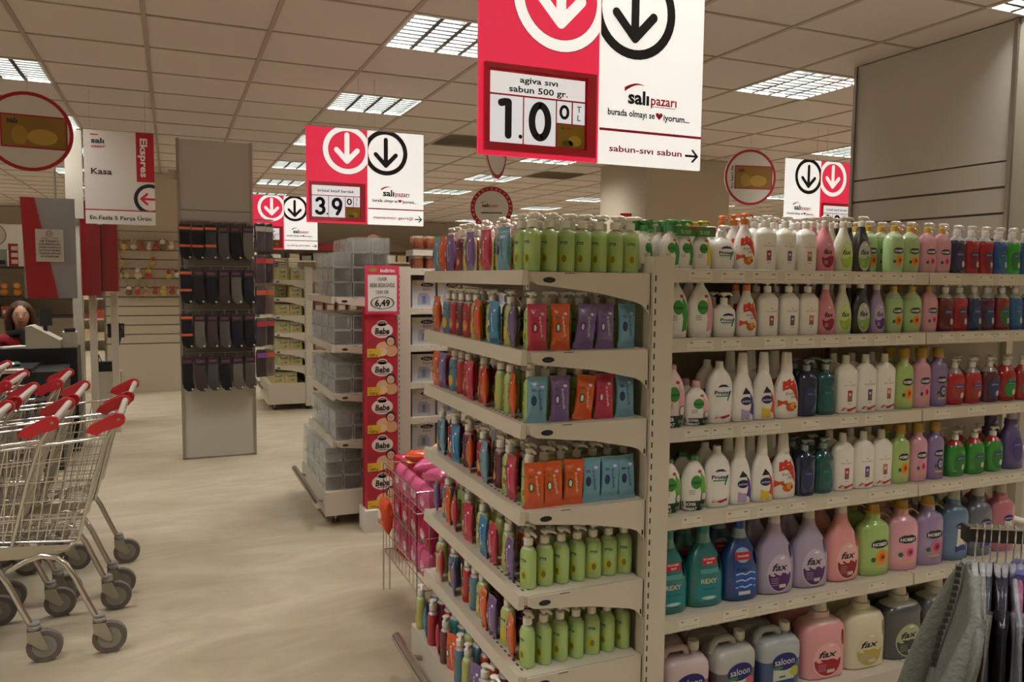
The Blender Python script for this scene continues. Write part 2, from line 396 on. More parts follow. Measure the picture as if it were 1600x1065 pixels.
def board(label, x, y, z, title, price, footer, wr=.385, ww=.372, h=.6, flip=False):
    t = thing('price_board', label, 'sign', (x, y, z), 0, 'hanging two-part price boards')
    rx0, rx1 = (0, wr) if not flip else (ww+.004, ww+.004+wr)
    wx0, wx1 = (wr+.004, wr+.004+ww) if not flip else (0, ww)
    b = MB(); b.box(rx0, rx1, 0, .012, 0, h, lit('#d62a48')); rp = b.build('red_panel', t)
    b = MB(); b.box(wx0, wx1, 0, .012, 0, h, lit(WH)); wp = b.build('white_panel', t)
    u = .001024*h/.6
    # red side
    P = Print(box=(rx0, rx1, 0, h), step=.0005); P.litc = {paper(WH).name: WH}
    c = rx0+.255 if not flip else rx0+.13
    P.ring(c, h-.137, .152, .118, WH, 1); P.ring(c, h-.137, .1535, .1515, BK, 1); P.ring(c, h-.137, .119, .1175, BK, 2)
    P.arrow(c, h-.125, .165, .031, WH, -PI/2, 2)
    P.build('printed_circle', rp)
    # price holder
    b = MB(); fx0, fx1, fz0, fz1 = rx0+.014, rx1-.014, .012, .255
    fm = mat('#d0203e', .3, coat=.4)
    for a in ((fx0, fx1, fz0, fz0+.02), (fx0, fx1, fz1-.014, fz1), (fx0, fx0+.014, fz0+.0201, fz1-.0141), (fx1-.03, fx1, fz0+.0201, fz1-.0141)): b.box(a[0], a[1], -.014, -.0001, a[2], a[3], fm)
    b.box(fx0+.0145, fx1-.0305, -.006, -.0001, fz0+.0205, fz1-.0145, fm); hd = b.build('price_holder', t)
    ix0, ix1 = fx0+.018, fx1-.036; W = ix1-ix0; iz0, iz1 = fz0+.024, fz1-.022; zt = iz1-.062
    P = Print(surf=lambda x, z, l: (x, -.0065-l, z), step=.0005)
    P.litc = {paper('#e4e1dc').name: '#d8d6d4', paper('#dcdcda').name: '#cfd0d2'}  # price cards are no light source; emission added to brighten them
    P.rect(ix0, ix1, zt+.002, iz1, '#e4e1dc')
    if len(title) == 2:
        P.text(title[0], ix0+W*.5, iz1-.016, .017, BK, w=W*.4, bold=.022); P.text(title[1], ix0+W*.5, iz1-.043, .018, BK, w=W*.62, bold=.022)
    else: P.text(title[0], ix0+W*.5, (zt+iz1)/2, .018, BK, w=W*.76, bold=.02)
    dw = W*.335; g = .004; zc = (iz0+zt)/2
    for k, ch in enumerate(price[:2]):
        a = ix0+k*(dw+g); P.rect(a, a+dw, iz0, zt-.003, '#dcdcda')
        P.digit(ch, a+dw*.5, zc, dw*.72, (zt-iz0)*.84, .021, BK)
        if k == 0: P.ell(a+dw*.93, iz0+.02, .006, .006, BK, 2)
    a = ix0+2*(dw+g); r_ = ix1-a; zm = zc
    P.rect(a, a+r_*.52, zm+.002, zt-.003, '#dcdcda'); P.digit(price[2], a+r_*.26, (zm+zt)/2, r_*.36, .042, .009, BK)
    P.rect(a+r_*.57, ix1, zm+.002, zt-.003, '#dcdcda'); P.text('T', a+r_*.79, (zm+zt)/2+.013, .018, BK, bold=.01); P.text('L', a+r_*.79, (zm+zt)/2-.012, .018, BK, bold=.01)
    P.rect(a, ix1, iz0, zm-.002, '#9b7c1e'); P.ell(a+r_*.65, iz0+.02, r_*.24, .016, '#c4a437', 2); P.ell(a+r_*.4, iz0+.012, r_*.2, .009, '#6f5b20', 2); P.text('salı', a+r_*.2, zm-.011, .008, BK, layer=3)
    P.rect(a+r_*.34, a+r_*.5, zm-.014, zm-.009, RED, 3)
    P.build('price_cards', hd)
    # white side
    P = Print(box=(wx0, wx1, 0, h), step=.0005); P.litc = {}
    c = wx0+.118 if not flip else wx1-.13
    P.ring(c, h-.137, .145, .116, BK, 1); P.arrow(c, h-.137, .165, .028, BK, -PI/2, 2)
    P.box = None
    saliz(P, wx0+.098, .205, 1.08)
    P.text('burada olmayı se', wx0+.028, .157, .020, BK, w=.168, bold=.028, align='L'); P.heart(wx0+.212, .157, .013, RED)
    P.text('iyorum...', wx0+.228, .155, .020, BK, w=.098, bold=.028, align='L')
    P.rect(wx0, wx1, .098, .106, '#c2204f', 2)
    P.text(footer, wx0+.035, .048, .0195, '#b5164a', w=.252 if len(footer) < 16 else .265, bold=.02, align='L')
    P.arrow(wx0+.337, .043, .044, .007, BK, 0)
    P.build('printed_message', wp)
    b = MB()
    for a in (wr*.86, wr+.05): chain(b, a, .006, h, CEIL-z-.003)
    b.build('chain', t)
    b = MB(); b.box(0, wr+ww+.004, -.001, .013, h-.003, h+.003, steel); b.build('top_rail', t)
    return t
board('biggest hanging red and white price board reading 1.00, nearest to the camera', .806, 2.12, 1.85, ['agiva sıvı', 'sabun 500 gr.'], '100', 'sabun-sıvı sabun')
board('hanging red and white price board reading 3.90 above the glassware display', .79, 5.1, 1.838, ['kristal keyif bardak'], '390', 'mama-mısır gevreği')
board('smallest hanging red and white price board, beyond the sock stand', .80*9.3/9.3, 9.3, 1.80, ['puding 100 gr'], '295', 'puding-çikolata')
board('hanging price board with white half on the left, beyond the slatted column edge', 4.62, 5.1, 1.90, ['kristal keyif bardak'], '390', 'sabun-şampuan', flip=True)
# express checkout board
def kasa():
    t = thing('checkout_board', 'white hanging board with Kasa in black and a red arrow circle', 'sign', (-.515, 6.0, 1.835), 0)
    W, H = .425, .62
    b = MB(); b.box(0, W, 0, .01, 0, H, mat('#dedbd4', .4)); p = b.build('panel', t)
    P = Print(box=(0, W, 0, H), step=.0006)
    P.rect(.74*W, W, H*.47, H, '#b5152b', 1)
    P.ring(.93*W, H*.285, .102, .078, BK, 2); P.ell(.93*W, H*.285, .078, .078, WH, 2)
    P.arrow(.90*W, H*.285, .085, .015, RED, PI, 3)
    P.rect(0, W, H*.145, H*.158, '#b5152b', 4); P.rect(0, W, 0, H*.145, '#e9e7e2', 4)
    P.box = None
    P.text('Ekspres', .855*W, H*.73, .045, WH, w=H*.42, bold=.03, rot=-PI/2, layer=3)
    P.text('Kasa', .10*W+.06, H*.565, .04, BK, w=.125, bold=.02)
    P.text('En Fazla 5 Parça Ürün', W*.5, H*.07, .026, BK, w=W*.88, bold=.02, layer=6)
    P.text('salı', .045, H*.89, .034, BK, w=.078, bold=.03, layer=3, align='L'); P.text('pazarı', .047, H*.83, .018, RED, w=.075, bold=.01, layer=3, align='L')
    P.rect(.04, .09, H*.945, H*.955, RED, 3)
    P.build('printed_message', p)
    b = MB(); chain(b, .04, .005, H, CEIL-1.835-.003); chain(b, W-.05, .005, H, CEIL-1.835-.003); b.build('chain', t)
kasa()
def disc(label, x, y, z, r, rz, kind):
    t = thing('round_sign', label, 'sign', (x, y, z), rz, 'round hanging signs')
    def ringpts(rr, yy, n=40): return [(rr*math.cos(2*PI*i/n), yy, rr*math.sin(2*PI*i/n)) for i in range(n)]
    b = MB(); b.loft([ringpts(r, -.004), ringpts(r, .004)], mat('#d9d6cf', .45)); p = b.build('disc', t)
    for sgn, nm in ((1, 'printed_front'), (-1, 'printed_back')):
        P = Print(surf=lambda x, z, l, s=sgn: (x*s, -s*(.004+l), z), step=.0006)
        P.ring(0, 0, r, r*(.80 if kind == 'ring' else .91), '#a8182c', 1)
        if kind == 'ring':
            n = 26
            for k in range(n):
                a = 2*PI*k/n; P.text('SALIPAZARIBURADAOLMAYISEVIYORUM'[k], r*.9*math.cos(PI/2-a), r*.9*math.sin(PI/2-a), r*.1, WH, rot=-a, layer=2)
            saliz(P, -r*.45, r*.12, r*4.6, 2); P.rect(-r*.5, r*.5, -r*.26, -r*.2, '#4a4644', 2)
        else:
            P.rect(-r*.62, r*.86, -r*.42, r*.42, '#a8182c', 1.5); P.rect(-r*.58, r*.82, -r*.38, r*.38, '#8a6a28', 2)
            P.ell(r*.3, -r*.12, r*.34, r*.2, '#b8963c', 3); P.ell(-r*.2, -r*.1, r*.18, r*.24, '#a58434', 3); P.text('salı', -r*.36, r*.26, r*.14, BK, layer=4, bold=.02)
            P.text('bu kart ile', -r*.72, 0, r*.09, BK, w=r*.8, rot=PI/2, layer=2, bold=.02)
        P.build(nm, p)
    b = MB(); chain(b, 0, 0, r, CEIL-z-.003); b.build('chain', t)
disc('round red-rimmed hanging sign with golden picture at the far left', -.755, 5.5, 2.335, .232, .1, 'card')
disc('round red-rimmed hanging sign turned edge-on behind the biggest price board', 1.62, 4.0, 2.27, .235, 1.31-.4, 'card')
disc('oval-looking turned red-rimmed sign with golden card right of biggest board', 4.55, 5.45, 2.375, .235, -.22, 'card')
disc('round sign with lettered red ring above the pump bottles', 3.08, 7.7, 2.225, .22, -.35, 'ring')
disc('small dark round sign with card picture beyond the glassware', 3.0, 12.6, 1.98, .22, -1.0, 'card')
t = thing('shelf_talker', 'narrow red and white price flag on the beige square column', 'sign', (4.47, 7.3, 1.72), -.3)
b = MB(); b.box(-.07, .07, 0, .006, 0, .48, mat('#d8d4cc', .5)); p = b.build('card', t)
P = Print(); P.rect(-.07, .07, .40, .48, RED); P.text('indirim', 0, .44, .03, WH, w=.11); P.text('NİVEA', 0, .33, .035, BK, w=.1, bold=.02); P.ring(0, .2, .05, .046, BK); P.text('1,59', 0, .2, .03, BK, w=.07, bold=.03); P.rect(-.07, .07, 0, .03, RED)
P.build('printed_price', p)
# ------------------------------------------------------------------ gondolas
def gondola(tag_, Yn, L, Xf, Xa, Xb, top, endlv, mainlv, mods, base_top, depth=.42, bumper=True, lipm=None, tags=True):
    """end display facing left (X from Xf to Xa) and a long run to the right facing the camera"""
    t = thing('end_display_shelving', tag_+' end display shelving with cream brackets and chrome bumper', 'shelving', (0, 0, 0), 0, 'end display shelving units')
    Yf = Yn+L
    for y in (Yn, Yf-.05):
        b = MB(); b.box(Xa, Xb, y, y+.05, .04, top, cream)
        b.box(Xa-.003, Xa+.001, y+.012, y+.038, .1, top-.02, cream)
        b.build('upright', t)
        b = MB()
        z = .12
        while z < top-.04:
            b.box(Xa+.006, Xa+.010, y-.0008, y+.001, z, z+.016, blackm); z += .032
        g = b.build('slot_row', t); g['kind'] = 'stuff'
    b = MB(); b.box(Xa+.015, Xb-.015, Yn+.05, Yf-.05, .1, top-.02, creamd); b.build('back_panel', t)
    for z in endlv:
        b = MB(); b.box(Xf+.004, Xa-.004, Yn+.022, Yf-.022, z-.026, z, cream); s_ = b.build('shelf', t)
        b = MB(); b.prism([(Xf-.012, z+.004), (Xf+.003, z+.004), (Xf+.003, z-.036), (Xf-.016, z-.036)], 'y', Yn+.022, Yf-.022, cream); b.build('price_rail', s_)
        b = MB()
        for k in range(11):
            for kk in range(2): b.box(Xf+.015+.016*kk, Xf+.021+.016*kk, Yn+.06+.03*k, Yn+.075+.03*k, z, z+.0006, dk)
        g = b.build('perforation', s_); g['kind'] = 'stuff'
        D = Xa-Xf
        for y in (Yn+.012, Yf-.02):
            poly = [(Xf+.012, z-.001), (Xa, z-.001), (Xa, z-.118), (Xa-.006, z-.116), (Xa-.014, z-.104), (Xa-.028, z-.09), (Xa-.05, z-.082), (Xf+D*.55, z-.056), (Xf+D*.2, z-.040), (Xf+.03, z-.035), (Xf+.012, z-.026)]
            b = MB(); b.prism(poly, 'y', y, y+.008, cream)
            hx = Xf+D*.16; b.prism([(hx+.017*math.cos(a)*1.1, z-.022+.008*math.sin(a)) for a in [2*PI*k/12 for k in range(12)]], 'y', y-.0009, y, blackm)
            b.box(Xa-.012, Xa-.007, y-.001, y, z-.104, z-.090, blackm); b.box(Xf+D*.28, Xf+D*.36, y-.001, y, z-.0045, z-.0025, dk)
            b.build('bracket', t)
    # base of end display
    b = MB(); b.box(Xf-.06, Xa-.004, Yn+.012, Yf-.012, .07, base_top, cream); bs = b.build('base_shelf', t)
    for y in (Yn+.12, Yf-.12):
        b = MB(); b.tube([(Xf+.02, y, 0), (Xf+.02, y, .02)], .022, dk, 10); b.tube([(Xf+.02, y, .02), (Xf+.02, y, .075)], .008, steel, 8); b.build('foot', t)
        b = MB(); b.tube([(Xa+.03, y, 0), (Xa+.03, y, .1)], .02, dk, 10); b.build('foot', t)
    if bumper:
        b = MB(); b.tube([(Xf-.11, Yn-.03, base_top-.06), (Xf-.11, Yf+.02, base_top-.06)], .020, chrome, 12)
        for y in (Yn+.1, Yf-.15): b.tube([(Xf-.11, y, base_top-.06), (Xf-.055, y, base_top-.075)], .009, steel, 8)
        b.build('bumper_rail', t, smooth=True)
    # long run
    r = thing('long_shelving_run', tag_+' long shelving run facing the camera, right of its end display', 'shelving', (0, 0, 0), 0, 'long shelving runs')
    y0 = Yn+.03; yb = Yn+L/2
    xs = [Xb+.002]
    for w_ in mods: xs.append(xs[-1]+w_)
    b = MB(); b.box(xs[0], xs[-1], yb-.015, yb+.015, .1, top-.03, creamd); b.build('back_panel', r)
    for x in xs[1:]:
        b = MB(); b.box(x-.02, x+.02, yb-.04, yb+.04, .0, top-.02, cream); b.build('upright', r)
    for a, c in zip(xs, xs[1:]):
        b = MB(); b.box(a+.002, c-.002, y0-.02, yb-.016, .02, mainlv[-1], cream); b.build('base_shelf', r)
        b = MB(); b.box(a+.002, c-.002, yb+.016, Yf-.03, .02, .16, cream); b.build('base_shelf', r)
        for z in mainlv[:-1]:
            b = MB(); b.box(a+.003, c-.003, y0+.006, yb-.016, z-.026, z, cream); s_ = b.build('shelf', r)
            b = MB(); b.prism([(y0-.012, z+.003), (y0+.005, z+.004), (y0+.005, z-.036), (y0-.014, z-.037)], 'x', a+.003, c-.003, cream); b.build('price_rail', s_)
            if tags:
                q = a+.06
                while q < c-.12:
                    w_ = rng.uniform(.07, .1)
                    P = Print(surf=lambda x, z_, l: (x, y0-.0135-.0005-l, z_), step=.0004)
                    P.rect(q, q+w_, z-.032, z-.002, '#d9d2c2', 1, n=1); P.rect(q+.06*w_/.08, q+w_*.92, z-.011, z-.008, '#7b7468', 2, n=1); P.rect(q+.1*w_, q+w_*.22, z-.012, z-.007, '#8f8878', 2, n=1)
                    P.rect(q+.1*w_, q+w_*.9, z-.026, z-.0245, '#a49c8c', 2, n=1); P.build('price_tag', s_)
                    q += w_+rng.choice([.004, .03, .09])
    b = MB()
    for z in mainlv[:-1]: b.box(xs[0], xs[-1], yb+.016, Yf-.03, z-.026, z, cream)
    b.build('rear_shelves', r)
    return t, r
LV1 = [1.518, 1.302, 1.102, .862, .624, .392]
ML1 = [1.529, 1.325, 1.058, .793, .475, .145]
gondola('nearest soap', 1.9, .93, .872, 1.256, 1.326, 1.566, LV1, ML1, [1.052, 1.03], .185)
LV2 = [1.375, 1.09, .80, .515]
ML2 = [1.55, 1.31, 1.08, .85, .63, .42, .18]
gondola('second glassware', 4.65, .93, .875, 1.256, 1.335, 1.562, LV2, ML2, [1.05, 1.05], .215)
LV3 = [1.455, 1.258, 1.06, .868, .676, .5]
ML3 = [1.30, 1.08, .86, .66, .46, .2]
gondola('far tissue-box', 9.0, .95, 1.02, 1.365, 1.45, 1.60, LV3, ML3, [1.0, 1.0], .30, tags=False)
# ------------------------------------------------------------------ bottles
def se_ring(hw, hd, z, e, n=20, cx=0, cy=0):
    out = []
    for k in range(n):
        t = 2*PI*k/n; c, s = math.cos(t), math.sin(t)
        out.append((cx+hw*math.copysign(abs(c)**(2/e), c), cy+hd*math.copysign(abs(s)**(2/e), s), z))
    return out
def interp(pts, v, k):
    if v <= pts[0][0]: return pts[0][k]
    for a, b in zip(pts, pts[1:]):
        if v <= b[0]:
            t = (v-a[0])/(b[0]-a[0] or 1); t = t if k == 0 else t; return a[k]+(b[k]-a[k])*t
    return pts[-1][k]
def cr_profile(ctrl, n=14):
    """smooth control list (z,w,d) by Catmull-Rom, keeping z monotone"""
    out = []
    for i in range(len(ctrl)-1):
        p0 = ctrl[max(i-1, 0)]; p1 = ctrl[i]; p2 = ctrl[i+1]; p3 = ctrl[min(i+2, len(ctrl)-1)]
        m = max(2, int(n/(len(ctrl)-1))+1)
        for k in range(m):
            t = k/m
            q = [.5*((2*p1[c])+(-p0[c]+p2[c])*t+(2*p0[c]-5*p1[c]+4*p2[c]-p3[c])*t*t+(-p0[c]+3*p1[c]-3*p2[c]+p3[c])*t**3) for c in (1, 2)]
            out.append((p1[0]+(p2[0]-p1[0])*t, max(q[0], .002), max(q[1], .002)))
    out.append(tuple(ctrl[-1])); return out
SH = {  # z, half width, half depth as fractions of height / half width
 'oval': [(0,.80),(.02,.9),(.3,1),(.55,.98),(.75,.82),(.88,.55),(.95,.3),(1,.25)],
 'squat': [(0,.80),(.03,.92),(.4,1),(.7,.97),(.85,.8),(.94,.5),(.97,.3),(1,.26)],
 'straight': [(0,.9),(.02,.97),(.1,1),(.78,1),(.87,.9),(.94,.62),(.97,.3),(1,.27)],
 'tear': [(0,.85),(.03,.95),(.3,1),(.5,.95),(.7,.76),(.85,.52),(.95,.33),(1,.3)],
 'waist': [(0,.88),(.03,.98),(.25,1),(.5,.88),(.72,.96),(.85,.85),(.93,.5),(.96,.28),(1,.25)],
 'round': [(0,.82),(.02,.92),(.3,1),(.7,1),(.86,.86),(.94,.55),(.97,.33),(1,.3)],
 'lotion': [(0,.86),(.02,.95),(.3,1),(.62,.98),(.75,.82),(.84,.55),(.90,.30),(1,.26)],
 'fork': [(0,.9),(.02,1),(.35,1),(.6,.88),(.75,.68),(.84,.5),(.9,.44),(1,.4)],
 'shoulder': [(0,.9),(.02,1),(.5,1),(.74,.97),(.84,.8),(.9,.5),(.93,.38),(1,.36)],
 'jug': [(0,.88),(.03,.98),(.25,1),(.5,.95),(.68,.76),(.82,.48),(.92,.3),(1,.27)],
}
def body_prof(shape, w, h, d):
    c = [(z*h, r*w/2, max(r, .28)*d/2 if r > .45 else r*w/2*.98) for z, r in SH[shape]]
    return cr_profile(c)
PUMPS = {}
def pump_mesh(cc, hc, s=1, hh=.036):
    k = (cc, hc, s, hh)
    if k not in PUMPS:
        b = MB(); c = plastic(cc); hM = plastic(hc)
        def R(r, z): return se_ring(r*s, r*s, z, 2, 12)
        b.loft([R(.0118, 0), R(.0122, .001), R(.0122, .017*s), R(.0095, .0195*s)], c)
        b.loft([R(.0045, .019*s), R(.0045, hh-.009)], hM)
        b.loft([R(.0075, hh-.012), R(.0115, hh-.0075), R(.012, hh-.004), R(.009, hh-.001), R(.003, hh)], hM)
        b.tube([(.004*s, 0, hh-.006), (.018*s, 0, hh-.0045), (.027*s, 0, hh-.007), (.030*s, 0, hh-.0115)], .004, hM, 8, rs=[.005*s, .0048*s, .0038*s, .003*s])
        PUMPS[k] = b.mesh('pump', 45)
    return PUMPS[k]
CAPS = {}
def cap_mesh(c, r, h, taper=.9, ridge=False):
    k = (c, r, h, taper)
    if k not in CAPS:
        b = MB(); M = plastic(c)
        b.loft([se_ring(r, r, 0, 2, 16), se_ring(r, r, h*.1, 2, 16), se_ring(r*taper, r*taper, h*.9, 2, 16), se_ring(r*taper*.85, r*taper*.85, h, 2, 16)], M)
        CAPS[k] = b.mesh('cap', 45)
    return CAPS[k]
KINDS = {}
class Kind:
    def __init__(s, key, look, shape, w, h, d, col, e=2.4, pump=None, cap=None, deco=None, split=None, cat='bottle', name='soap_bottle', ph=.036, pscale=1, hole=None, rough=None, extra=None, handle=None):
        prof = body_prof(shape, w, h, d); s.w, s.h, s.d = w, h, d; s.look, s.cat, s.name = look, cat, name
        bm_ = plastic(col) if rough is None else mat(col, rough, coat=.6)
        top = plastic(split[1]) if split else None
        b = MB(); zs = [p[0] for p in prof]
        rings = [se_ring(p[1]*.93, p[2]*.9, p[0]+.0, e) if i == 0 else se_ring(p[1], p[2], p[0], e if p[0] < h*.85 else 2.1, 20) for i, p in enumerate(prof)]
        b.loft(rings, bm_, matf=(lambda i: top if zs[i] >= split[0]*h else bm_) if split else None)
        me = b.mesh('body', 60)
        if hole:
            cx, cz, rx, rz, tilt = hole; q = MB()
            pts = [(cx+rx*math.cos(a)*math.cos(tilt)-rz*math.sin(a)*math.sin(tilt), cz+rx*math.cos(a)*math.sin(tilt)+rz*math.sin(a)*math.cos(tilt)) for a in [2*PI*k/16 for k in range(16)]]
            q.prism(pts, 'y', -d, d, bm_); cm = q.mesh('cut'); co = link('cut', cm)
            bo = link('tmp', me); mo = bo.modifiers.new('b', 'BOOLEAN'); mo.object = co; mo.operation = 'DIFFERENCE'; mo.solver = 'EXACT'
            bpy.context.view_layer.update(); dg = bpy.context.evaluated_depsgraph_get()
            me2 = bpy.data.meshes.new_from_object(bo.evaluated_get(dg)); sm(me2, 40)
            bpy.data.objects.remove(bo); bpy.data.objects.remove(co); me = me2
        s.parts = [('body', me, (0, 0, 0))]
        if pump: s.parts.append(('pump', pump_mesh(pump[0], pump[1], pscale, ph), (0, 0, h-.002)))
        if cap: s.parts.append(('cap', cap_mesh(*cap), (0, 0, h-.004 if len(cap) < 5 else h-cap[4])))
        if handle:
            q = MB(); handle(q, plastic(col)); s.parts.append(('handle', q.mesh('handle', 50), (0, 0, 0)))
        if deco:
            def surf(x, z, l):
                W = max(interp(prof, z, 1), .001); D = interp(prof, z, 2); r = min(abs(x)/W, .985)
                return (max(-W*.985, min(W*.985, x)), -(D*(1-r**e)**(1/e))-l-.0004, z)
            P = Print(surf=surf, step=.00025); deco(P, w/2, h); s.parts.append(('label', P.mesh('label'), (0, 0, 0)))
        if extra: s.parts += extra(w, h, d)
        KINDS[key] = s
        if name == 'soap_bottle':
            s.name = 'slim_pump_bottle' if key[:2] == 'a_' else ('shampoo_bottle' if 'shampoo' in look else 'shower_bottle' if 'shower' in look else 'lotion_bottle' if 'lotion' in look else 'soap_jug' if 'jug' in look else 'gel_pump_bottle' if 'gel' in look else 'soap_bottle')
    def put(s, x, y, z, rz, label, group, sx=1, sz=1, lean=0):
        t = thing(s.name, label, s.cat, (x, y, z), rz, group); t.scale = (sx, sx, sz)
        if lean: t.rotation_euler = (lean, 0, rz)
        for n, me, l in s.parts: link(n, me, t, l)
        return t
K = Kind
# --- decorations
def d_det(c2, cut=1):
    def f(P, w, h):
        P.poly([(w*.35, h*.75), (w*.72, h*.62), (w*.86, h*.42), (w*.72, h*.14), (w*.28, h*.12), (w*.36, h*.36), (w*.2, h*.5)], c2, 1)
        P.ell(-w*.05, h*.56, w*.42, h*.13, '#3f8f3a', 2); P.text('Dettol', -w*.05, h*.56, h*.06, '#12351a', w=w*.78, bold=.02, layer=3)
        for k in range(3): P.rect(-w*.6, -w*.15, h*(.40-.035*k), h*(.41-.035*k), '#77736b', 1)
        P.ell(w*.25, h*.76, w*.16, h*.03, '#b8452c', 2)
    return f
def d_protex(P, w, h):
    P.poly([(-w*.5, h*.62), (-w*.3, h*.69), (0, h*.71), (w*.35, h*.69), (w*.6, h*.62)], '#2b2467', 1)
    P.text('Protex', 0, h*.52, h*.085, '#1b1f5a', w=w*1.25, bold=.025, layer=2)
    P.rect(-w*.6, w*.5, h*.42, h*.45, '#1d8a80', 1); P.poly([(w*.5, h*.56), (w*.72, h*.56), (w*.38, h*.3), (w*.28, h*.34)], '#1d8a80', 1)
    P.rect(-w*.5, w*.2, h*.39, h*.40, '#8fb3b0', 1)
def d_plot(P, w, h):
    P.poly([(-w*.45, h*.59), (-w*.2, h*.635), (w*.2, h*.635), (w*.5, h*.59)], '#2b2467', 1)
    P.text('Protex', 0, h*.51, h*.062, '#1b1f5a', w=w*1.3, bold=.025, layer=2)
    P.rect(-w*.55, w*.5, h*.44, h*.46, '#1d8a80', 1); P.poly([(w*.5, h*.53), (w*.7, h*.53), (w*.4, h*.36), (w*.3, h*.38)], '#1d8a80', 1)
    P.poly([(-w*.6, h*.09), (-w*.5, h*.14), (-w*.1, h*.12), (w*.6, h*.15), (w*.6, h*.11), (w*.1, h*.08)], '#b3263a', 1); P.ell(-w*.35, h*.12, w*.22, h*.02, '#e7c9c4', 2)
def d_duru(P, w, h):
    P.poly([(-w*.88, h*.62), (-w*.5, h*.70), (0, h*.74), (w*.5, h*.76), (w*.8, h*.62), (w*.9, h*.40), (w*.7, h*.30), (w*.3, h*.5), (-w*.3, h*.62), (-w*.9, h*.5)], '#cf3a22', 1)
    P.poly([(-w*.9, h*.36), (-w*.3, h*.35), (-w*.2, h*.28), (-w*.92, h*.22)], '#d8492c', 1)
    P.line([(-w*.8, h*.52), (-w*.3, h*.6), (w*.2, h*.66)], h*.02, '#e8d7c8', 2)
    P.text('DURU', -w*.05, h*.57, h*.04, '#4a1712', w=w*.6, layer=3); P.text('Fruit\'n', 0, h*.48, h*.06, '#3a2640', w=w*.85, shear=.3, layer=3, rot=.12); P.text('Mix', w*.25, h*.41, h*.06, '#3a2640', w=w*.5, shear=.3, layer=3, rot=.12)
    P.ell(w*.05, h*.22, w*.42, h*.085, '#c95a1c', 2); P.ell(w*.25, h*.25, w*.3, h*.065, '#e29a3c', 3); P.ell(w*.42, h*.22, w*.12, h*.03, '#8a3c14', 4); P.ell(-w*.3, h*.28, w*.16, h*.02, '#4c7a2c', 3)
def d_haci(c, sticker=False):
    def f(P, w, h):
        P.text('HACI ŞAKİR', 0, h*.56, h*.035, '#a8767c', w=w*1.1, layer=1); P.ell(0, h*.62, w*.08, h*.012, '#c08c8c', 1)
        P.rect(-w*.2, w*.24, h*.24, h*.46, c, 1); P.rect(-w*.16, w*.2, h*.26, h*.33, '#7a6a5c', 2); P.ell(w*.02, h*.38, w*.12, h*.03, '#d9c9c4', 2)
        P.rect(-w*.12, w*.16, h*.19, h*.20, '#9a938a', 1)
        if sticker: P.poly([(-w*.75, h*.07), (-w*.5, h*.13), (0, h*.10), (w*.7, h*.14), (w*.75, h*.10), (0, h*.05)], '#bf2338', 2); P.ell(-w*.35, h*.09, w*.2, h*.02, '#e6c4c0', 3)
    return f
def d_fax(c, txt='#1c1820', pale=None):
    def f(P, w, h):
        if pale: P.ell(0, h*.36, w*.66, h*.32, pale, 1)
        pts = [(w*.62*math.cos(a), h*.30+h*.2*math.sin(a)) for a in [PI*k/10 for k in range(10, 21)]]
        P.poly([(-w*.62, h*.34)] + pts + [(w*.62, h*.34), (w*.3, h*.37), (-w*.3, h*.30)], c, 2)
        P.text('fax', w*.0, h*.45, h*.11, txt, w=w*.95, bold=.02, shear=.3, layer=3)
        P.ell(w*.1, h*.6, w*.15, h*.02, '#e9dcd8', 2)
        for k in range(3): P.rect(-w*.4, -w*.05, h*(.24-.03*k), h*(.25-.03*k), '#cfc4c4', 3)
    return f
def d_hobby(c1, c2):
    def f(P, w, h):
        P.poly([(-w*.55, h*.56), (-w*.3, h*.60), (w*.3, h*.60), (w*.55, h*.56), (w*.55, h*.49), (w*.2, h*.465), (-w*.2, h*.465), (-w*.55, h*.49)], '#1d1c2a', 1)
        P.text('HOBBY', 0, h*.53, h*.055, '#e6e4e0', w=w*.95, bold=.03, layer=2)
        P.ell(w*.12, h*.31, w*.42, h*.12, c1, 1); P.ell(w*.16, h*.31, w*.24, h*.07, c2, 2); P.ell(w*.18, h*.31, w*.1, h*.03, '#4a2418', 3)
        P.ell(-w*.42, h*.28, w*.14, h*.04, '#2f5a26', 2); P.rect(-w*.45, w*.4, h*.15, h*.18, '#c8ac54', 1)
    return f
def d_gel(c1):
    def f(P, w, h):
        P.ell(w*.05, h*.38, w*.68, h*.26, c1, 1); P.rect(-w*.42, w*.5, h*.46, h*.56, '#34406a', 2); P.text('saloon', w*.04, h*.51, h*.05, '#c8cce0', w=w*.72, layer=3, bold=.01)
        P.ell(w*.36, h*.26, w*.2, h*.08, '#d8cfc0', 2)
    return f
def d_act(c1, c2):
    def f(P, w, h):
        P.poly([(-w*.35, h*.5), (-w*.05, h*.62), (w*.35, h*.53), (w*.3, h*.5)], '#1d1a22', 2)
        P.poly([(w*.3, h*.54), (w*.62, h*.44), (w*.82, h*.28), (w*.8, h*.06), (0, h*.04), (w*.35, h*.16), (w*.5, h*.36)], c1, 1)
        P.poly([(-w*.45, h*.24), (w*.3, h*.2), (w*.4, h*.1), (w*.3, h*.04), (-w*.45, h*.04)], c2, 1)
        P.ell(-w*.0, h*.38, w*.5, h*.075, '#232457', 3); P.text('activex', 0, h*.38, h*.045, '#d8d8e8', w=w*.8, bold=.01, layer=4)
    return f
def d_navy(c):
    def f(P, w, h): P.ell(0, h*.4, w*.55, h*.25, c, 1); P.text('arko', 0, h*.5, h*.05, '#9aa6c0', w=w*.6, layer=2)
    return f
def d_agiva(P, w, h):
    P.rect(-w*.3, w*.45, h*.62, h*.68, '#2f5a2a', 1); P.text('agiva', w*.06, h*.65, h*.04, '#d8e4c0', w=w*.55, layer=2); P.ell(0, h*.3, w*.5, h*.14, '#b9b03a', 1); P.ell(w*.15, h*.3, w*.25, h*.08, '#6b7a22', 2)
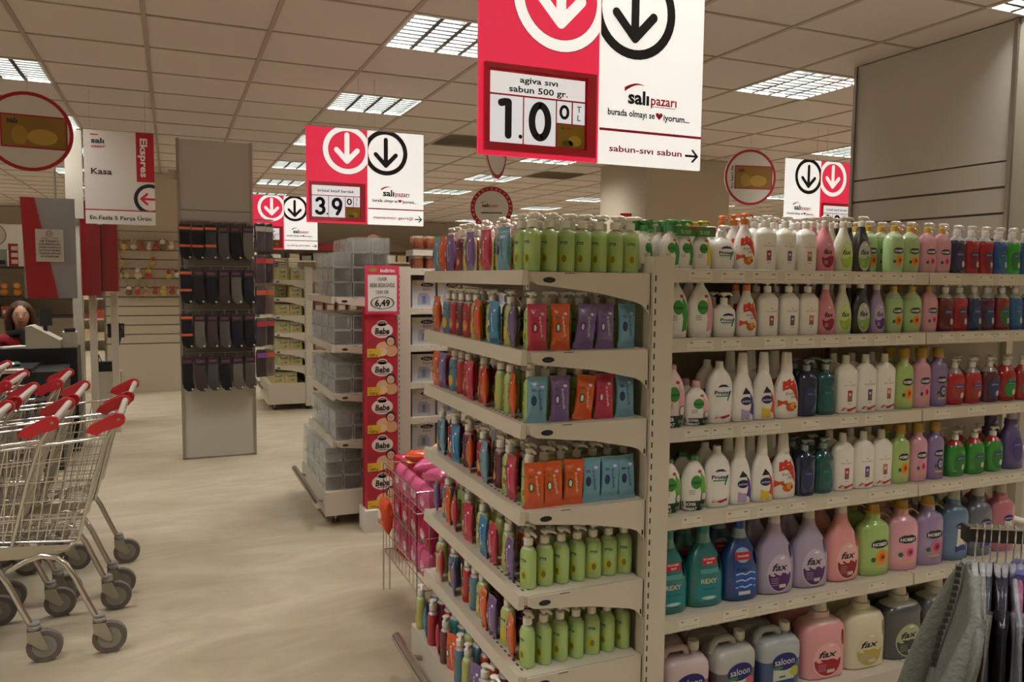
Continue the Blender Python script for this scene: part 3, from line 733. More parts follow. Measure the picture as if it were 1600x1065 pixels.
def d_agv(c):
    def f(P, w, h):
        P.rect(-w*.4, w*.4, h*.62, h*.68, '#2a2a3a', 1); P.text('agiva', 0, h*.65, h*.04, '#e0dcd0', w=w*.6, layer=2); P.ell(0, h*.3, w*.55, h*.16, c, 1); P.ell(w*.1, h*.28, w*.25, h*.08, '#d8b04a', 2)
    return f
def d_teal(P, w, h):
    P.rect(-w*.35, w*.45, h*.58, h*.68, '#b3202c', 2); P.text('EKONOMİK', w*.05, h*.655, h*.022, '#e8e0dc', w=w*.62, layer=3, bold=.02); P.text('BOY', w*.05, h*.61, h*.025, '#e8e0dc', w=w*.3, layer=3, bold=.03)
    P.rect(-w*.45, w*.5, h*.47, h*.53, '#4f9a98', 1)
    P.poly([(-w*.6, h*.36), (-w*.45, h*.44), (w*.5, h*.44), (w*.68, h*.36), (w*.7, h*.14), (w*.4, h*.08), (-w*.4, h*.08), (-w*.62, h*.14)], '#1b7f8a', 1)
    P.text('REXY', 0, h*.37, h*.06, '#c8c0a0', w=w*.85, bold=.03, layer=3); P.rect(-w*.35, w*.4, h*.26, h*.27, '#0f4a58', 3); P.ell(w*.02, h*.14, w*.4, h*.025, '#9fc4bc', 2); P.text('ANTİ', w*.02, h*.14, h*.03, '#dfe8e4', w=w*.45, bold=.02, layer=3)
def d_blue(P, w, h):
    P.ell(-w*.1, h*.64, w*.4, h*.1, '#8fa6c4', 1); P.rect(-w*.5, w*.35, h*.58, h*.68, '#b3202c', 2); P.text('EKONOMİK', -w*.08, h*.63, h*.022, '#e8e0dc', w=w*.6, layer=3, bold=.02)
    P.poly([(-w*.5, h*.52), (0, h*.5), (w*.6, h*.42), (w*.75, h*.25), (w*.5, h*.1), (-w*.5, h*.12), (-w*.75, h*.3)], '#1d4fa0', 1)
    for k, z in enumerate((.40, .31, .22)): P.line([(-w*.5, h*(z-.02)), (-w*.2, h*z), (0, h*(z-.02)), (w*.3, h*(z+.01)), (w*.6, h*(z-.02))], h*.018, '#b8c8e0', 2)
    P.text('Alex', -w*.2, h*.46, h*.06, '#1a1c2c', w=w*.7, bold=.03, layer=3, shear=.2); P.rect(-w*.35, w*.3, h*.1, h*.15, '#c8ccd0', 2)
def d_faxj(c, pale='#cfc0cc'):
    def f(P, w, h):
        P.ell(0, h*.30, w*.66, h*.27, pale, 1)
        pts = [(w*.60*math.cos(a), h*.27+h*.215*math.sin(a)) for a in [PI+PI*k/12 for k in range(13)]]
        P.poly(pts + [(w*.6, h*.30), (w*.2, h*.31), (-w*.3, h*.315), (-w*.6, h*.30)], c, 2)
        P.text('fax', -w*.02, h*.40, h*.10, '#1c1820', w=w*.85, bold=.025, shear=.3, layer=3); P.ell(w*.1, h*.52, w*.13, h*.018, '#e4dcdc', 2)
        for k in range(4): P.rect(-w*.46, -w*.1, h*(.23-.03*k), h*(.236-.03*k), '#b8a8b8', 3, n=3)
        P.rect(-w*.05, w*.3, h*.10, h*.15, '#c8c0b8', 3)
    return f
def d_sal(P, w, h):
    P.ell(w*.1, h*.58, w*.42, h*.055, '#1d2560', 2); P.text('saloon', w*.1, h*.58, h*.035, '#e0e0ec', w=w*.66, layer=3)
    P.poly([(-w*.2, h*.54), (w*.35, h*.54), (w*.45, h*.4), (w*.4, h*.24), (-w*.25, h*.24)], '#d8d4c8', 1); P.poly([(-w*.35, h*.24), (w*.45, h*.30), (w*.5, h*.16), (-w*.35, h*.14)], '#243e86', 1)
    P.line([(-w*.35, h*.13), (w*.6, h*.24)], h*.02, '#b3303c', 2); P.ell(w*.38, h*.34, w*.16, h*.05, '#a8a03c', 2)
# --- kinds: key, look...
WL = '#f0ede6'
K('dgH', 'white antiseptic soap pump bottle with green label', 'oval', .066, .115, .04, WL, pump=('#4a9a5a', '#4a9a5a'), deco=d_det('#3f8f3a'))
K('dyH', 'white antiseptic soap pump bottle with yellow label', 'oval', .066, .115, .04, WL, pump=('#d8c040', '#d8c040'), deco=d_det('#d8c433'))
K('protex', 'squat white soap pump bottle with navy arched label', 'squat', .082, .105, .05, WL, pump=(WL, WL), deco=d_protex)
K('duru', 'red and white fruit soap bottle with orange pump', 'tear', .074, .145, .046, WL, pump=('#d8762c', '#d8762c'), deco=d_duru)
for k, c, n in (('haciR', '#a81f3a', 'red'), ('haciP', '#5a3f86', 'purple'), ('haciO', '#c97a5a', 'salmon')):
    K(k, 'white cream soap pump bottle with %s square label' % n, 'straight', .074, .142, .046, '#eeebe2', e=2.8, pump=(WL, WL), deco=d_haci(c))
    K(k.replace('haci', 'hcap'), 'white capped lotion bottle with %s square label' % n, 'straight', .084, .172, .05, '#eeebe2', e=2.8, cap=('#e2dfd4', .0125, .028, .92), deco=d_haci(c, True))
K('faxP', 'pink liquid soap pump bottle with dark red label', 'tear', .074, .150, .046, '#d98a96', pump=('#e0d8cc', '#e0d8cc'), deco=d_fax('#8f1c3a'))
K('faxW', 'milky white liquid soap pump bottle with lime label', 'tear', .074, .150, .046, '#d8d8c6', pump=('#e0d8cc', '#e0d8cc'), deco=d_fax('#9dbf3a', pale='#c9d88a'))
K('faxB', 'black liquid soap pump bottle with lime label', 'tear', .078, .155, .046, '#23241f', pump=('#e0d8cc', '#e0d8cc'), deco=d_fax('#7da83a', pale='#bdbfae'))
K('faxL', 'lilac liquid soap pump bottle with violet label', 'tear', .070, .150, .046, '#a592b8', pump=('#cfc8cc', '#cfc8cc'), deco=d_fax('#5b2a78', pale='#b9a9c6'))
K('hobG', 'pale green soap pump bottle with gold collar and apricot picture', 'round', .078, .145, .048, '#a9c78c', rough=.2, pump=('#c2983a', '#e8e0cc'), deco=d_hobby('#e0912c', '#d8661c'), split=(.86, '#c4d4b0'))
K('hobP', 'pale pink soap pump bottle with gold collar and rose picture', 'round', .074, .145, .048, '#dba2b4', rough=.2, pump=('#c2983a', '#e8e0cc'), deco=d_hobby('#e08aa8', '#c8507a'))
for k, c, c1, n in (('gN', '#1d2247', '#3a2c58', 'dark navy'), ('gR', '#b0182c', '#7f1f38', 'clear red'), ('gB', '#1f5ca8', '#2a7090', 'clear blue'), ('gG', '#2fae3a', '#2a7a34', 'bright green'), ('gDR', '#6f1420', '#571424', 'dark red'), ('gNa', '#1b2a58', '#33406a', 'navy'), ('gRN', '#5a2440', '#33406a', 'wine-coloured'), ('gRG', '#8f2430', '#2f6a38', 'red and green')):
    K(k, n+' gel soap pump bottle', 'waist', .072, .142, .046, c, rough=.14, pump=('#e8e4dc', '#e8e4dc'), deco=d_gel(c1), split=(.84, '#cfd6d8'))
K('dG', 'large white oval shower bottle with green label', 'oval', .086, .166, .046, WL, deco=d_det('#3f9a34'))
K('dP', 'large white oval shower bottle with pink label', 'oval', .086, .166, .046, WL, deco=d_det('#e0a0ac'))
def ban(P, w, h):
    P.rect(-w*1.0, w*1.0, -.001+h*.0, h*.2, '#1f3420', 6); P.text('SÜPER', -w*.45, h*.14, h*.06, '#e4e4dc', w=w*.8, bold=.04, layer=8); P.text('FIRSAT', -w*.42, h*.05, h*.06, '#e4e4dc', w=w*.9, bold=.04, layer=8); P.text('%100', w*.55, h*.1, h*.06, '#c8d0c0', w=w*.5, layer=8); P.ell(w*.6, h*.28, w*.26, h*.09, '#1f3420', 6); P.ell(w*.6, h*.28, w*.21, h*.075, '#d4d0c4', 7)
def both(a, b_):
    def f(P, w, h): a(P, w, h); b_(P, w, h)
    return f
K('dPb', 'tall pink-labelled oval shower bottle half hidden by the post', 'oval', .086, .178, .046, '#e6d4ce', deco=both(d_det('#e0a0ac'), ban), cap=('#e2a9b4', .014, .014, .9))
K('dPs', 'small pink-capped soap bottle with dark green offer banner', 'oval', .086, .120, .046, WL, deco=both(d_det('#e8b4bc'), ban), cap=('#d9a0a8', .014, .020, .9))
K('dG2', 'green-labelled oval bottle half hidden by the post', 'oval', .084, .158, .046, WL, deco=both(d_det('#5fb03a'), ban), cap=('#2f7a44', .016, .012, .9))
K('dG3', 'green-capped oval bottle with dark green offer banner', 'oval', .088, .160, .046, WL, deco=both(d_det('#6ab040'), ban), cap=('#2f7a44', .018, .016, .9))
K('plot', 'large white lotion bottle with navy arched label and red sticker', 'lotion', .090, .192, .052, WL, deco=d_plot)
K('actP', 'white shower bottle with purple swoosh label', 'fork', .084, .175, .05, WL, deco=d_act('#5a3a92', '#b9a4d0'), cap=(WL, .0165, .045, .85))
K('actO', 'white shower bottle with orange swoosh label', 'fork', .084, .175, .05, WL, deco=d_act('#d8552a', '#e0c040'), cap=(WL, .0165, .045, .85))
K('duruL', 'large red and white fruit shower bottle', 'fork', .092, .172, .052, WL, deco=d_duru, cap=(WL, .018, .045, .85))
K('navy', 'dark navy gel bottle with grey pump', 'straight', .078, .152, .05, '#1b2444', rough=.14, pump=('#8f98a4', '#8f98a4'), deco=d_navy('#26345c'))
K('teal', 'dark teal gel bottle with grey pump', 'waist', .082, .152, .05, '#0f4f52', rough=.14, pump=('#8fa4a4', '#8fa4a4'), deco=d_navy('#1a5a54'))
for k, c, a, b_, n in (('hobcG', '#a9c476', '#e0912c', '#d8661c', 'green shampoo bottle with gold cap and apricot picture'), ('hobcP', '#d49aac', '#e08aa8', '#c8507a', 'pink shampoo bottle with gold cap and rose picture'), ('hobcL', '#8a74a4', '#3c2a4a', '#b0a0c0', 'lilac shampoo bottle with gold cap and dark flower')):
    K(k, n, 'shoulder', .080, .180, .05, c, rough=.2, deco=d_hobby(a, b_), cap=('#b8943a', .0185, .034, .95))
for k, c, c1, n in (('sR', '#b3202a', '#a03a34', 'round red liquid soap pump bottle'), ('sN', '#5a1c30', '#33386a', 'round berry-dark liquid soap pump bottle'), ('sG', '#a8222c', '#2f8a3c', 'round red soap pump bottle with green label'), ('sGr', '#2f8f34', '#2f7a34', 'round green liquid soap pump bottle')):
    K(k, n, 'squat', .088, .135, .054, c, rough=.14, pump=('#e0dcd0', '#e0dcd0'), deco=d_gel(c1), split=(.80, '#b0202a' if k in ('sGr', 'sG') else '#a89a94'))
K('sPu', 'large purple fabric softener bottle with pale cap', 'fork', .11, .19, .07, '#5a4a86', deco=d_navy('#463a78'), cap=('#b8b0b8', .018, .035, .9))
def jug(key, look, col, deco, w=.135, h=.235, d=.085, cap='#d8d0c8', split=None, hole=True, capr=.02, caph=.04, **kw):
    K(key, look, 'jug', w, h, d, col, e=2.5, deco=deco, cap=(cap, capr, caph, .85), hole=(w*.31, h*.58, w*.055, h*.10, .12) if hole else None, split=split, **kw)
jug('tealJ', 'large teal cleaner jug with red flash on its label', '#1f7070', d_teal, split=(.84, '#6f9c94'), cap='#2a8a8a')
jug('blueJ', 'large dark blue cleaner jug with wave label', '#1d3f78', d_blue, split=(.84, '#8ea4b4'), cap='#2a4a9a')
jug('faxJL', 'large lilac handled soap jug with violet oval label', '#a79bb6', d_faxj('#4f2260', '#c0b4c8'), w=.145)
jug('faxJP', 'large pink handled soap jug with dark red oval label', '#e39a9a', d_faxj('#8a1c28', '#e6b4b0'), w=.145)
def band(w, h, d):
    q = MB(); M = plastic('#c2a23a'); q.tube([(.03*math.cos(a), .03*math.sin(a), h+.006) for a in [2*PI*k/18 for k in range(18)]], .0025, M, 5, close=True)
    q.tube([(.028, 0, h+.006), (w*.42, -.01, h-.01), (w*.5, -.012, h-.02)], .0022, M, 5); return [('carry_strap', q.mesh('carry_strap', 50), (0, 0, 0))]
for k, c, a, b_, n in (('hobJG', '#a0c070', '#e0912c', '#d8661c', 'green'), ('hobJP', '#dba0ae', '#e08aa8', '#c8507a', 'pink'), ('hobJL', '#9a84ae', '#c86a8a', '#a03a5a', 'lilac')):
    K(k, 'large %s soap bottle with gold cap and carrying strap' % n, 'shoulder', .135, .215, .08, c, rough=.2, deco=d_hobby(a, b_), cap=('#c2983a', .024, .038, .8), extra=band)
for k, c, n in (('salB', '#5a7898', 'blue'), ('salG', '#5e6470', 'grey'), ('salP', '#b86a7e', 'pink'), ('salM', '#b0708e', 'mauve')):
    K(k, 'tall %s shampoo bottle with pale cap and white label' % n, 'shoulder', .125, .225, .075, c, rough=.3, deco=d_sal, cap=('#c0bcb4', .021, .042, .9))
def jerry(key, look, col, top):
    w, h, d = .165, .165, .115
    b = MB(); lo = plastic(col); hi = plastic(top)
    rings = [se_ring(w/2*.95, d/2*.95, 0, 5, 24), se_ring(w/2, d/2, .008, 5, 24), se_ring(w/2, d/2, .10, 5, 24), se_ring(w/2, d/2, .135, 5, 24), se_ring(w/2*.97, d/2*.96, .152, 5, 24), se_ring(w/2*.84, d/2*.8, .168, 4.5, 24), se_ring(w/2*.5, d/2*.5, .171, 4, 24)]
    b.loft(rings, lo, matf=lambda i: lo if i < 2 else hi); me = b.mesh('body', 50)
    q = MB(); q.tube([(-w*.42, 0, .150), (-w*.38, 0, .178), (-w*.29, 0, .190), (0, 0, .190), (w*.07, 0, .184), (w*.10, 0, .160)], .0145, hi, 12, rs=[.018, .015, .0125, .0125, .014, .018])
    c = MB(); M = plastic('#ddd8cc'); c.loft([se_ring(.019, .019, 0, 2, 16), se_ring(.019, .019, .02, 2, 16), se_ring(.017, .017, .026, 2, 16)], M)
    nk = MB(); nk.loft([se_ring(.016, .016, 0, 2, 14), se_ring(.016, .016, .016, 2, 14)], hi)
    def surf(x, z, l):
        r = min(abs(x)/(w/2), .985); return (x, -(d/2*(1-r**5)**.2)-l-.0004, z)
    P = Print(surf=surf, step=.00025); hw = w/2
    P.ell(hw*.05, .098, hw*.62, .030, '#1d2068', 2); P.text('saloon', hw*.05, .100, .024, '#e4e4f0', w=hw*.98, layer=3)
    P.poly([(-hw*.5, .08), (hw*.5, .08), (hw*.55, .035), (-hw*.5, .035)], '#c4ccb8', 1); P.ell(-hw*.28, .078, hw*.25, .006, '#3c7a3c', 3); P.ell(hw*.55, .06, hw*.22, .018, {'#b04258': '#b04a5a', '#55545e': '#c8606a'}.get(col, '#b0b04a'), 3); P.rect(-hw*.5, hw*.55, .012, .035, '#243e86', 1); P.rect(-hw*.2, hw*.1, .044, .050, '#4a4a44', 3)
    o = Kind.__new__(Kind); o.w, o.h, o.d, o.look, o.cat, o.name = w, .21, d, look, 'canister', 'soap_canister'
    o.parts = [('body', me, (0, 0, 0)), ('handle', q.mesh('handle', 50), (0, 0, 0)), ('neck', nk.mesh('neck', 45), (w*.28, 0, .166)), ('cap', c.mesh('cap', 45), (w*.28, 0, .180)), ('label', P.mesh('label'), (0, 0, 0))]
    KINDS[key] = o
jerry('jerR', 'flat-topped canister of red liquid soap', '#b04258', '#cdbabc')
jerry('jerG', 'flat-topped canister of grey liquid soap', '#55545e', '#b4b3ae')
jerry('jerB', 'flat-topped canister of blue liquid soap', '#3d5580', '#a9b0b4')
def fgal(key, look, col, c2, pale, split=None):
    K(key, look, 'shoulder', .185, .225, .11, col, e=3, deco=d_faxj(c2, pale), cap=('#d8d0c4', .026, .05, .8), hole=(.066, .135, .009, .03, .1), split=split, name='soap_jug', cat='jug')
fgal('faxGP', 'huge pink soap jug with dark red oval label', '#dc9a9e', '#9a1a2a', '#e6b0b0', (.82, '#dcbab8'))
fgal('faxGC', 'huge cream soap jug with pale gold oval label', '#d6cfb4', '#b0a055', '#cfc9a4')
fgal('faxGB', 'huge black soap jug with lime oval label', '#4a4b50', '#33402a', '#a8b08a', (.82, '#b4b4a8'))
fgal('faxGG', 'huge grey soap jug partly behind the hanging clothes', '#5a5c62', '#33402a', '#a8b08a', (.82, '#b8b8ae'))
# slim pump bottles of the end display
AG = [('green', '#a2bf72', 'apple-green'), ('red', '#a8242c', 'red'), ('orange', '#b84a26', 'orange-red'), ('blue', '#4d7890', 'grey-blue'), ('wine', '#5e1e2e', 'wine-dark'), ('lilac', '#7a6688', 'lilac'), ('lime', '#b0b568', 'yellow-green'), ('teal', '#3f8a8a', 'teal')]
for k, c, n in AG:
    K('a_'+k, n+' slim soap pump bottle', 'straight', .053, .125, .040, c, e=2.3, rough=.15, pump=('#e6e2d8', '#e6e2d8'), deco=d_agiva if k == 'green' else d_agv({'red': '#c8704a', 'wine': '#8a3c4a'}.get(k, '#c8b040')), split=(.88, '#b4c49a' if k in ('green', 'lime') else '#b8a8a4'), ph=.040, pscale=1.12)
# wet wipe packs
def pack(key, look, col, c2, logo):
    w, h, d = .058, .124, .024
    b = MB(); M = mat(col, .2, coat=.6, bump=.5, scale=38)
    rings = []
    for z, a, t in ((0, 1.06, .02), (.012, 1.04, .03), (.018, 1.0, .35), (.04, .97, .9), (.064, .95, 1), (.088, .97, .9), (.110, 1.0, .35), (.116, 1.04, .03), (.128, 1.07, .02)):
        rings.append([(x*a, y*t+.0012*math.sin(9*x/w+z*60)*(1-t), z) for x, y, _ in se_ring(w/2, d/2+.0005, z, 3.2, 16)])
    b.loft(rings, M); me = b.mesh('wrapper', 50)
    def surf(x, z, l):
        t = interp([(0, .02), (.012, .03), (.018, .35), (.04, .9), (.064, 1), (.088, .9), (.11, .35), (.128, .02)], z, 1); r = min(abs(x)/(w/2*.95), .98)
        return (x, -(d/2*t*(1-r**3.2)**(1/3.2))-l-.0008, z)
    P = Print(surf=surf, step=.0003)
    P.text('freshsoft', .006, .064, .008, c2, w=.058, rot=-PI/2+.12, layer=2, bold=.01)
    P.ell(-.013, .062, .008, .014, logo, 1); P.ell(-.013, .062, .004, .009, c2, 2); P.rect(-.02, -.006, .088, .090, logo, 1); P.rect(-.02, -.008, .092, .094, logo, 1); P.ell(.012, .1, .006, .004, '#d8c8d8', 1)
    o = Kind.__new__(Kind); o.w, o.h, o.d, o.look, o.cat, o.name = w, h, d, look, 'wipes pack', 'wet_wipes_pack'
    o.parts = [('wrapper', me, (0, 0, 0)), ('label', P.mesh('label'), (0, 0, 0))]; KINDS[key] = o
for k, c, a, l, n in (('orange', '#d2551c', '#e8dcc8', '#1f5a2c', 'orange'), ('blue', '#6d9fb4', '#2a3a66', '#1c2a58', 'pale blue'), ('purple', '#735a90', '#d8cce0', '#3a2a5a', 'purple'), ('pink', '#bc2f50', '#e8c8d0', '#6a1430', 'pink'), ('cyan', '#2f7fae', '#dce8f0', '#1c3a6a', 'bright blue')):
    pack('p_'+k, n+' wet wipes pack', c, a, l)
# --- right hand long run
ROWS = [
 [('dgH',1.355,.0),('dgH',1.405,.0),('dyH',1.468,0),('protex',1.552,0),('duru',1.635,0),('haciR',1.715,0),('haciP',1.797,0),('haciO',1.878,0),('faxP',1.958,0),('faxW',2.038,0),('faxB',2.122,0),('hobG',2.205,.05),('hobG',2.27,0),('hobG',2.352,0),('hobP',2.432,0),('hobP',2.508,0),('gN',2.582,.0),('gR',2.656,0),('gR',2.730,0),('gB',2.804,0),('gG',2.878,0),('gB',2.952,0),('gN',3.026,0),('gR',3.10,0)],
 [('dG',1.385,0),('dP',1.476,0),('protex',1.566,0),('duru',1.650,0),('haciR',1.733,0),('haciP',1.817,0),('haciO',1.897,0),('faxP',1.973,0),('faxW',2.048,0),('faxB',2.126,0),('faxL',2.204,0),('hobG',2.285,0),('hobG',2.367,0),('hobP',2.455,0),('gDR',2.533,0),('gR',2.607,0),('gNa',2.682,0),('gRN',2.757,0),('gRG',2.832,0),('gB',2.907,0),('gB',2.982,0)],
 [('dPb',1.378,0),('dPs',1.467,0),('plot',1.556,0),('actP',1.645,0),('actO',1.731,0),('duruL',1.822,0),('navy',1.910,0),('teal',1.992,0),('hcapR',2.078,0),('hcapP',2.168,0),('hcapO',2.258,0),('hobcG',2.349,0),('hobcP',2.437,0),('hobcL',2.522,0),('sR',2.612,0),('sR',2.704,0),('sN',2.796,0),('sG',2.888,0),('sG',2.98,0)],
 [('dG2',1.378,0),('dG3',1.467,0),('plot',1.558,0),('actP',1.647,0),('actO',1.734,0),('duruL',1.826,0),('navy',1.914,0),('teal',1.996,0),('hcapR',2.082,0),('hcapP',2.172,0),('hcapO',2.260,0),('hobcG',2.350,0),('hobcP',2.436,0),('hobcL',2.524,0),('sGr',2.632,0),('sGr',2.736,0),('sGr',2.840,0),('sPu',2.95,0)],
 [('tealJ',1.392,0),('tealJ',1.530,0),('blueJ',1.668,0),('faxJL',1.812,0),('faxJL',1.960,0),('faxJP',2.108,0),('hobJG',2.252,0),('hobJP',2.390,0),('hobJL',2.528,0),('salB',2.66,0),('salG',2.79,0),('salP',2.92,0),('salM',3.05,0)],
 [('jerR',1.465,0),('jerG',1.650,0),('jerB',1.838,0),('faxGP',2.035,0),('faxGC',2.226,0),('faxGB',2.418,0),('faxGG',2.61,0),('faxGP',2.80,0),('faxGB',2.99,0)]]
LVN = ['top', 'second', 'third', 'fourth', 'fifth', 'bottom']
for li, row in enumerate(ROWS):
    z = ML1[li]; cnt = {}
    for k, x, dy in row: cnt[k] = cnt.get(k, 0)+1
    seen = {}
    for n, (k, x, dy) in enumerate(row):
        if x > 3.02: continue
        kd = KINDS[k]; seen[k] = seen.get(k, 0)+1
        y = 1.95+kd.d/2+dy+rng.uniform(0, .006)
        lab = '%s, %s from post, %s shelf' % (kd.look, ORD[n], LVN[li])
        g = 'bottles on the %s shelf of the long run' % LVN[li]
        kd.put(x, y, z, rng.uniform(-.06, .06)-(.06 if li < 5 else 0), lab, g, sz=1.0)
        nb = 2 if li == 0 else 1
        yy = y
        for q in range(nb):
            yy += kd.d+.008+(.01 if li > 3 else 0)
            kk = k
            if yy+kd.d/2 > 2.345: break
            KINDS[kk].put(x+(rng.uniform(-.004, .004) if li < 4 else 0), yy, z, rng.uniform(-.1, .1), '%s, %s %s front one from post, %s shelf' % (' '.join(kd.look.split(' with ')[0].split(' half ')[0].split(' partly ')[0].split()[:8]), ['behind', 'second behind'][q], ORD[n], LVN[li]), g+' behind the front row')
# cardboard headers on the antiseptic bottles
for n, (x, lab) in enumerate(((1.40, 'green cardboard 100 percent header on the pump bottles, nearest the post'), (1.468, 'green and red cardboard header on the yellow-labelled pump bottle'))):
    t = thing('cardboard_header', lab, 'card', (x, 1.948, 1.629), 0)
    b = MB(); b.box(-.036, .036, 0, .001, 0, .027, paper('#3b7a34')); b.box(-.036, .036, 0, .045, .027, .028, paper('#356f30')); c = b.build('card', t)
    P = Print(); P.text('%100', -.004, .012, .012, '#cfd8b8', w=.036, layer=2); P.poly([(.012, .027), (.036, .027), (.036, .012)], '#8f2a22', 1); P.build('printed_text', c)
t = thing('cardboard_header', 'slanted green cardboard header lying over bottles behind the post top', 'card', (1.285, 2.02, 1.652), .25)
b = MB(); b.prism([(-.05, -.012), (.05, 0), (.055, .028), (-.045, .018)], 'y', 0, .0015, paper('#3f8a3a')); b.build('card', t)
KINDS['dgH'].put(1.29, 2.01, 1.529, .4, 'white antiseptic pump bottle peeking out just behind the corner post', 'bottles behind the corner post')
# --- end display
xs_near = [.905+.0565*i for i in range(6)]
FRONT = [  # front column from near to far, one list per level
 'a_green a_green p_blue a_lime p_pink a_green p_purple a_lime a_wine p_purple p_orange p_blue',
 'a_green p_purple a_lime p_cyan a_green p_orange a_lime a_red a_wine a_red a_blue p_orange',
 'a_green p_orange a_green a_lime p_orange a_red p_pink a_red a_red a_blue p_purple p_orange',
 'a_green p_pink a_green a_wine p_blue a_red p_orange a_wine p_cyan a_red p_blue a_blue',
 'a_green p_purple a_lime p_pink p_cyan a_lime p_pink a_red p_pink p_orange a_blue p_purple',
 'a_green p_orange a_lime p_purple p_orange a_lime a_blue a_red p_purple a_blue p_pink a_lime']
NEAR = [[], ['p_pink','p_orange','p_purple','p_purple','p_blue'], ['p_blue','p_purple','p_orange','p_pink','p_blue'], ['p_orange','p_orange','p_orange','p_blue','p_blue','p_blue'], [], []]
LN = ['top', 'second', 'third', 'fourth', 'fifth', 'sixth']
used = {}
def uq(l):
    used[l] = used.get(l, 0)+1
    return l
for li, z in enumerate(LV1):
    g = 'goods on the %s shelf of the soap end display' % LN[li]
    fr = FRONT[li].split()
    for j in range(12):
        y = 1.985+.0705*j; kd = KINDS[fr[j]]
        if fr[j].startswith('p_') and j > 0:
            kd.put(.888+rng.uniform(0, .006), y+rng.uniform(-.004, .004), z+.001, -PI/2+rng.uniform(-.25, .25), '%s, %s from near corner, front of %s end-display shelf' % (kd.look, ORD[j], LN[li]), g)
            kb = KINDS[rng.choice(['a_green', 'a_lime', 'a_red', 'a_wine'])]
            if li < 5: kb.put(.948, y, z, -PI/2+rng.uniform(-.3, .3), '%s behind the %s front item, %s end-display shelf' % (kb.look.replace(' slim', ''), ORD[j], LN[li]), g)
        else:
            kd.put(.915, y, z, -PI/2+rng.uniform(-.3, .3), '%s, %s from near corner, front of %s end-display shelf' % (kd.look, ORD[j], LN[li]), g)
    # second and further columns
    for i in range(1, 7):
        for j in range(12 if li == 0 and i < 4 else (2 if i > 1 else 12)):
            x = .966+.0525*(i-1); y = 1.985+.0705*j
            if x > 1.23: continue
            if fr[j].startswith('p_') and j > 0 and i == 1: continue
            col = 'a_green' if (j < 2 or (li == 0 and j < 5)) else rng.choice(['a_green', 'a_lime', 'a_red', 'a_wine', 'a_blue', 'a_orange'])
            if li == 0 and i == 3 and j == 1: col = 'a_red'
            kd = KINDS[col]
            nr = NEAR[li] and j == 0
            kd.put(x, y+(.012 if nr else 0), z, (-PI/2 if j else -.9)+rng.uniform(-.5, .5), '%s, %s column, %s from near end, %s end-display shelf' % (kd.look.replace(' slim', ''), ORD[i], ORD[j], LN[li]), g)
    for i, k in enumerate(NEAR[li]):
        kd = KINDS[k]; n = len(NEAR[li]); x = (.912+.0595*i) if n == 6 else (.915+.0705*i)
        t = kd.put(x, 1.944, z+.001, rng.uniform(-.12, .12), '%s facing camera, %s from front corner, %s end-display shelf' % (kd.look, ORD[i], LN[li]), g, lean=-.04)
        t.rotation_euler.y = rng.uniform(-.08, .08) if n == 6 else (rng.uniform(-.02, .05) if i != 2 else .14)
# base of the end display: pumps of many colours
g = 'goods on the base of the soap end display'
for j in range(12):
    for i in range(4):
        x = .838+.06*i; y = 1.97+.0735*j
        k = rng.choice(['a_green', 'a_red', 'a_blue', 'a_wine', 'a_orange', 'a_red', 'a_teal', 'a_lime'])
        if j == 11: k = 'a_lime' if i == 0 else 'a_blue'
        if i == 0 and j in (10, 8, 6, 3): k = {10: 'p_cyan', 8: 'p_pink', 6: 'p_orange', 3: 'p_purple'}[j]
        kd = KINDS[k]; kd.put(x, y, .186, -PI/2+rng.uniform(-.5, .5), '%s on the end-display base, %s from near end, %s column' % (kd.look.replace(' slim', ''), ORD[j], ORD[i]), g)
# ------------------------------------------------------------------ promo wire basket with pink packs
t = thing('promotion_basket', 'tall wire promotion basket full of pink packs beside the soap end display', 'basket', (0, 0, 0))
bx0, bx1, by0, by1 = .905, 1.33, 3.06, 3.62; bt, bb = .62, .20
b = MB()
def wr(*p, r=.0018): b.tube(p, r, chrome, 4)
n = 10
for k in range(n+1):
    y = by0+(by1-by0)*k/n; wr((bx0, y, bb), (bx0, y, bt)); wr((bx1, y, bb), (bx1, y, bt))
for k in range(9):
    x = bx0+(bx1-bx0)*k/8; wr((x, by0, bb), (x, by0, bt)); wr((x, by1, bb), (x, by1, bt))
    wr((x, by0, bb), (x, by1, bb))
for z in (bb, .30, .42, .53, bt):
    b.tube([(bx0, by0, z), (bx1, by0, z), (bx1, by1, z), (bx0, by1, z)], .0035 if z in (bb, bt) else .0022, chrome, 6, close=True)
b.build('wire_body', t)
for x, y in ((bx0, by0), (bx0, by1), (bx1, by0), (bx1, by1)):
    b = MB(); b.tube([(x, y, 0), (x, y, bb)], .004, chrome, 6); b.tube([(x+.03*(1 if x == bx0 else -1), y, 0), (x+.03*(1 if x == bx0 else -1), y, bb)], .004, chrome, 6); b.build('leg', t)
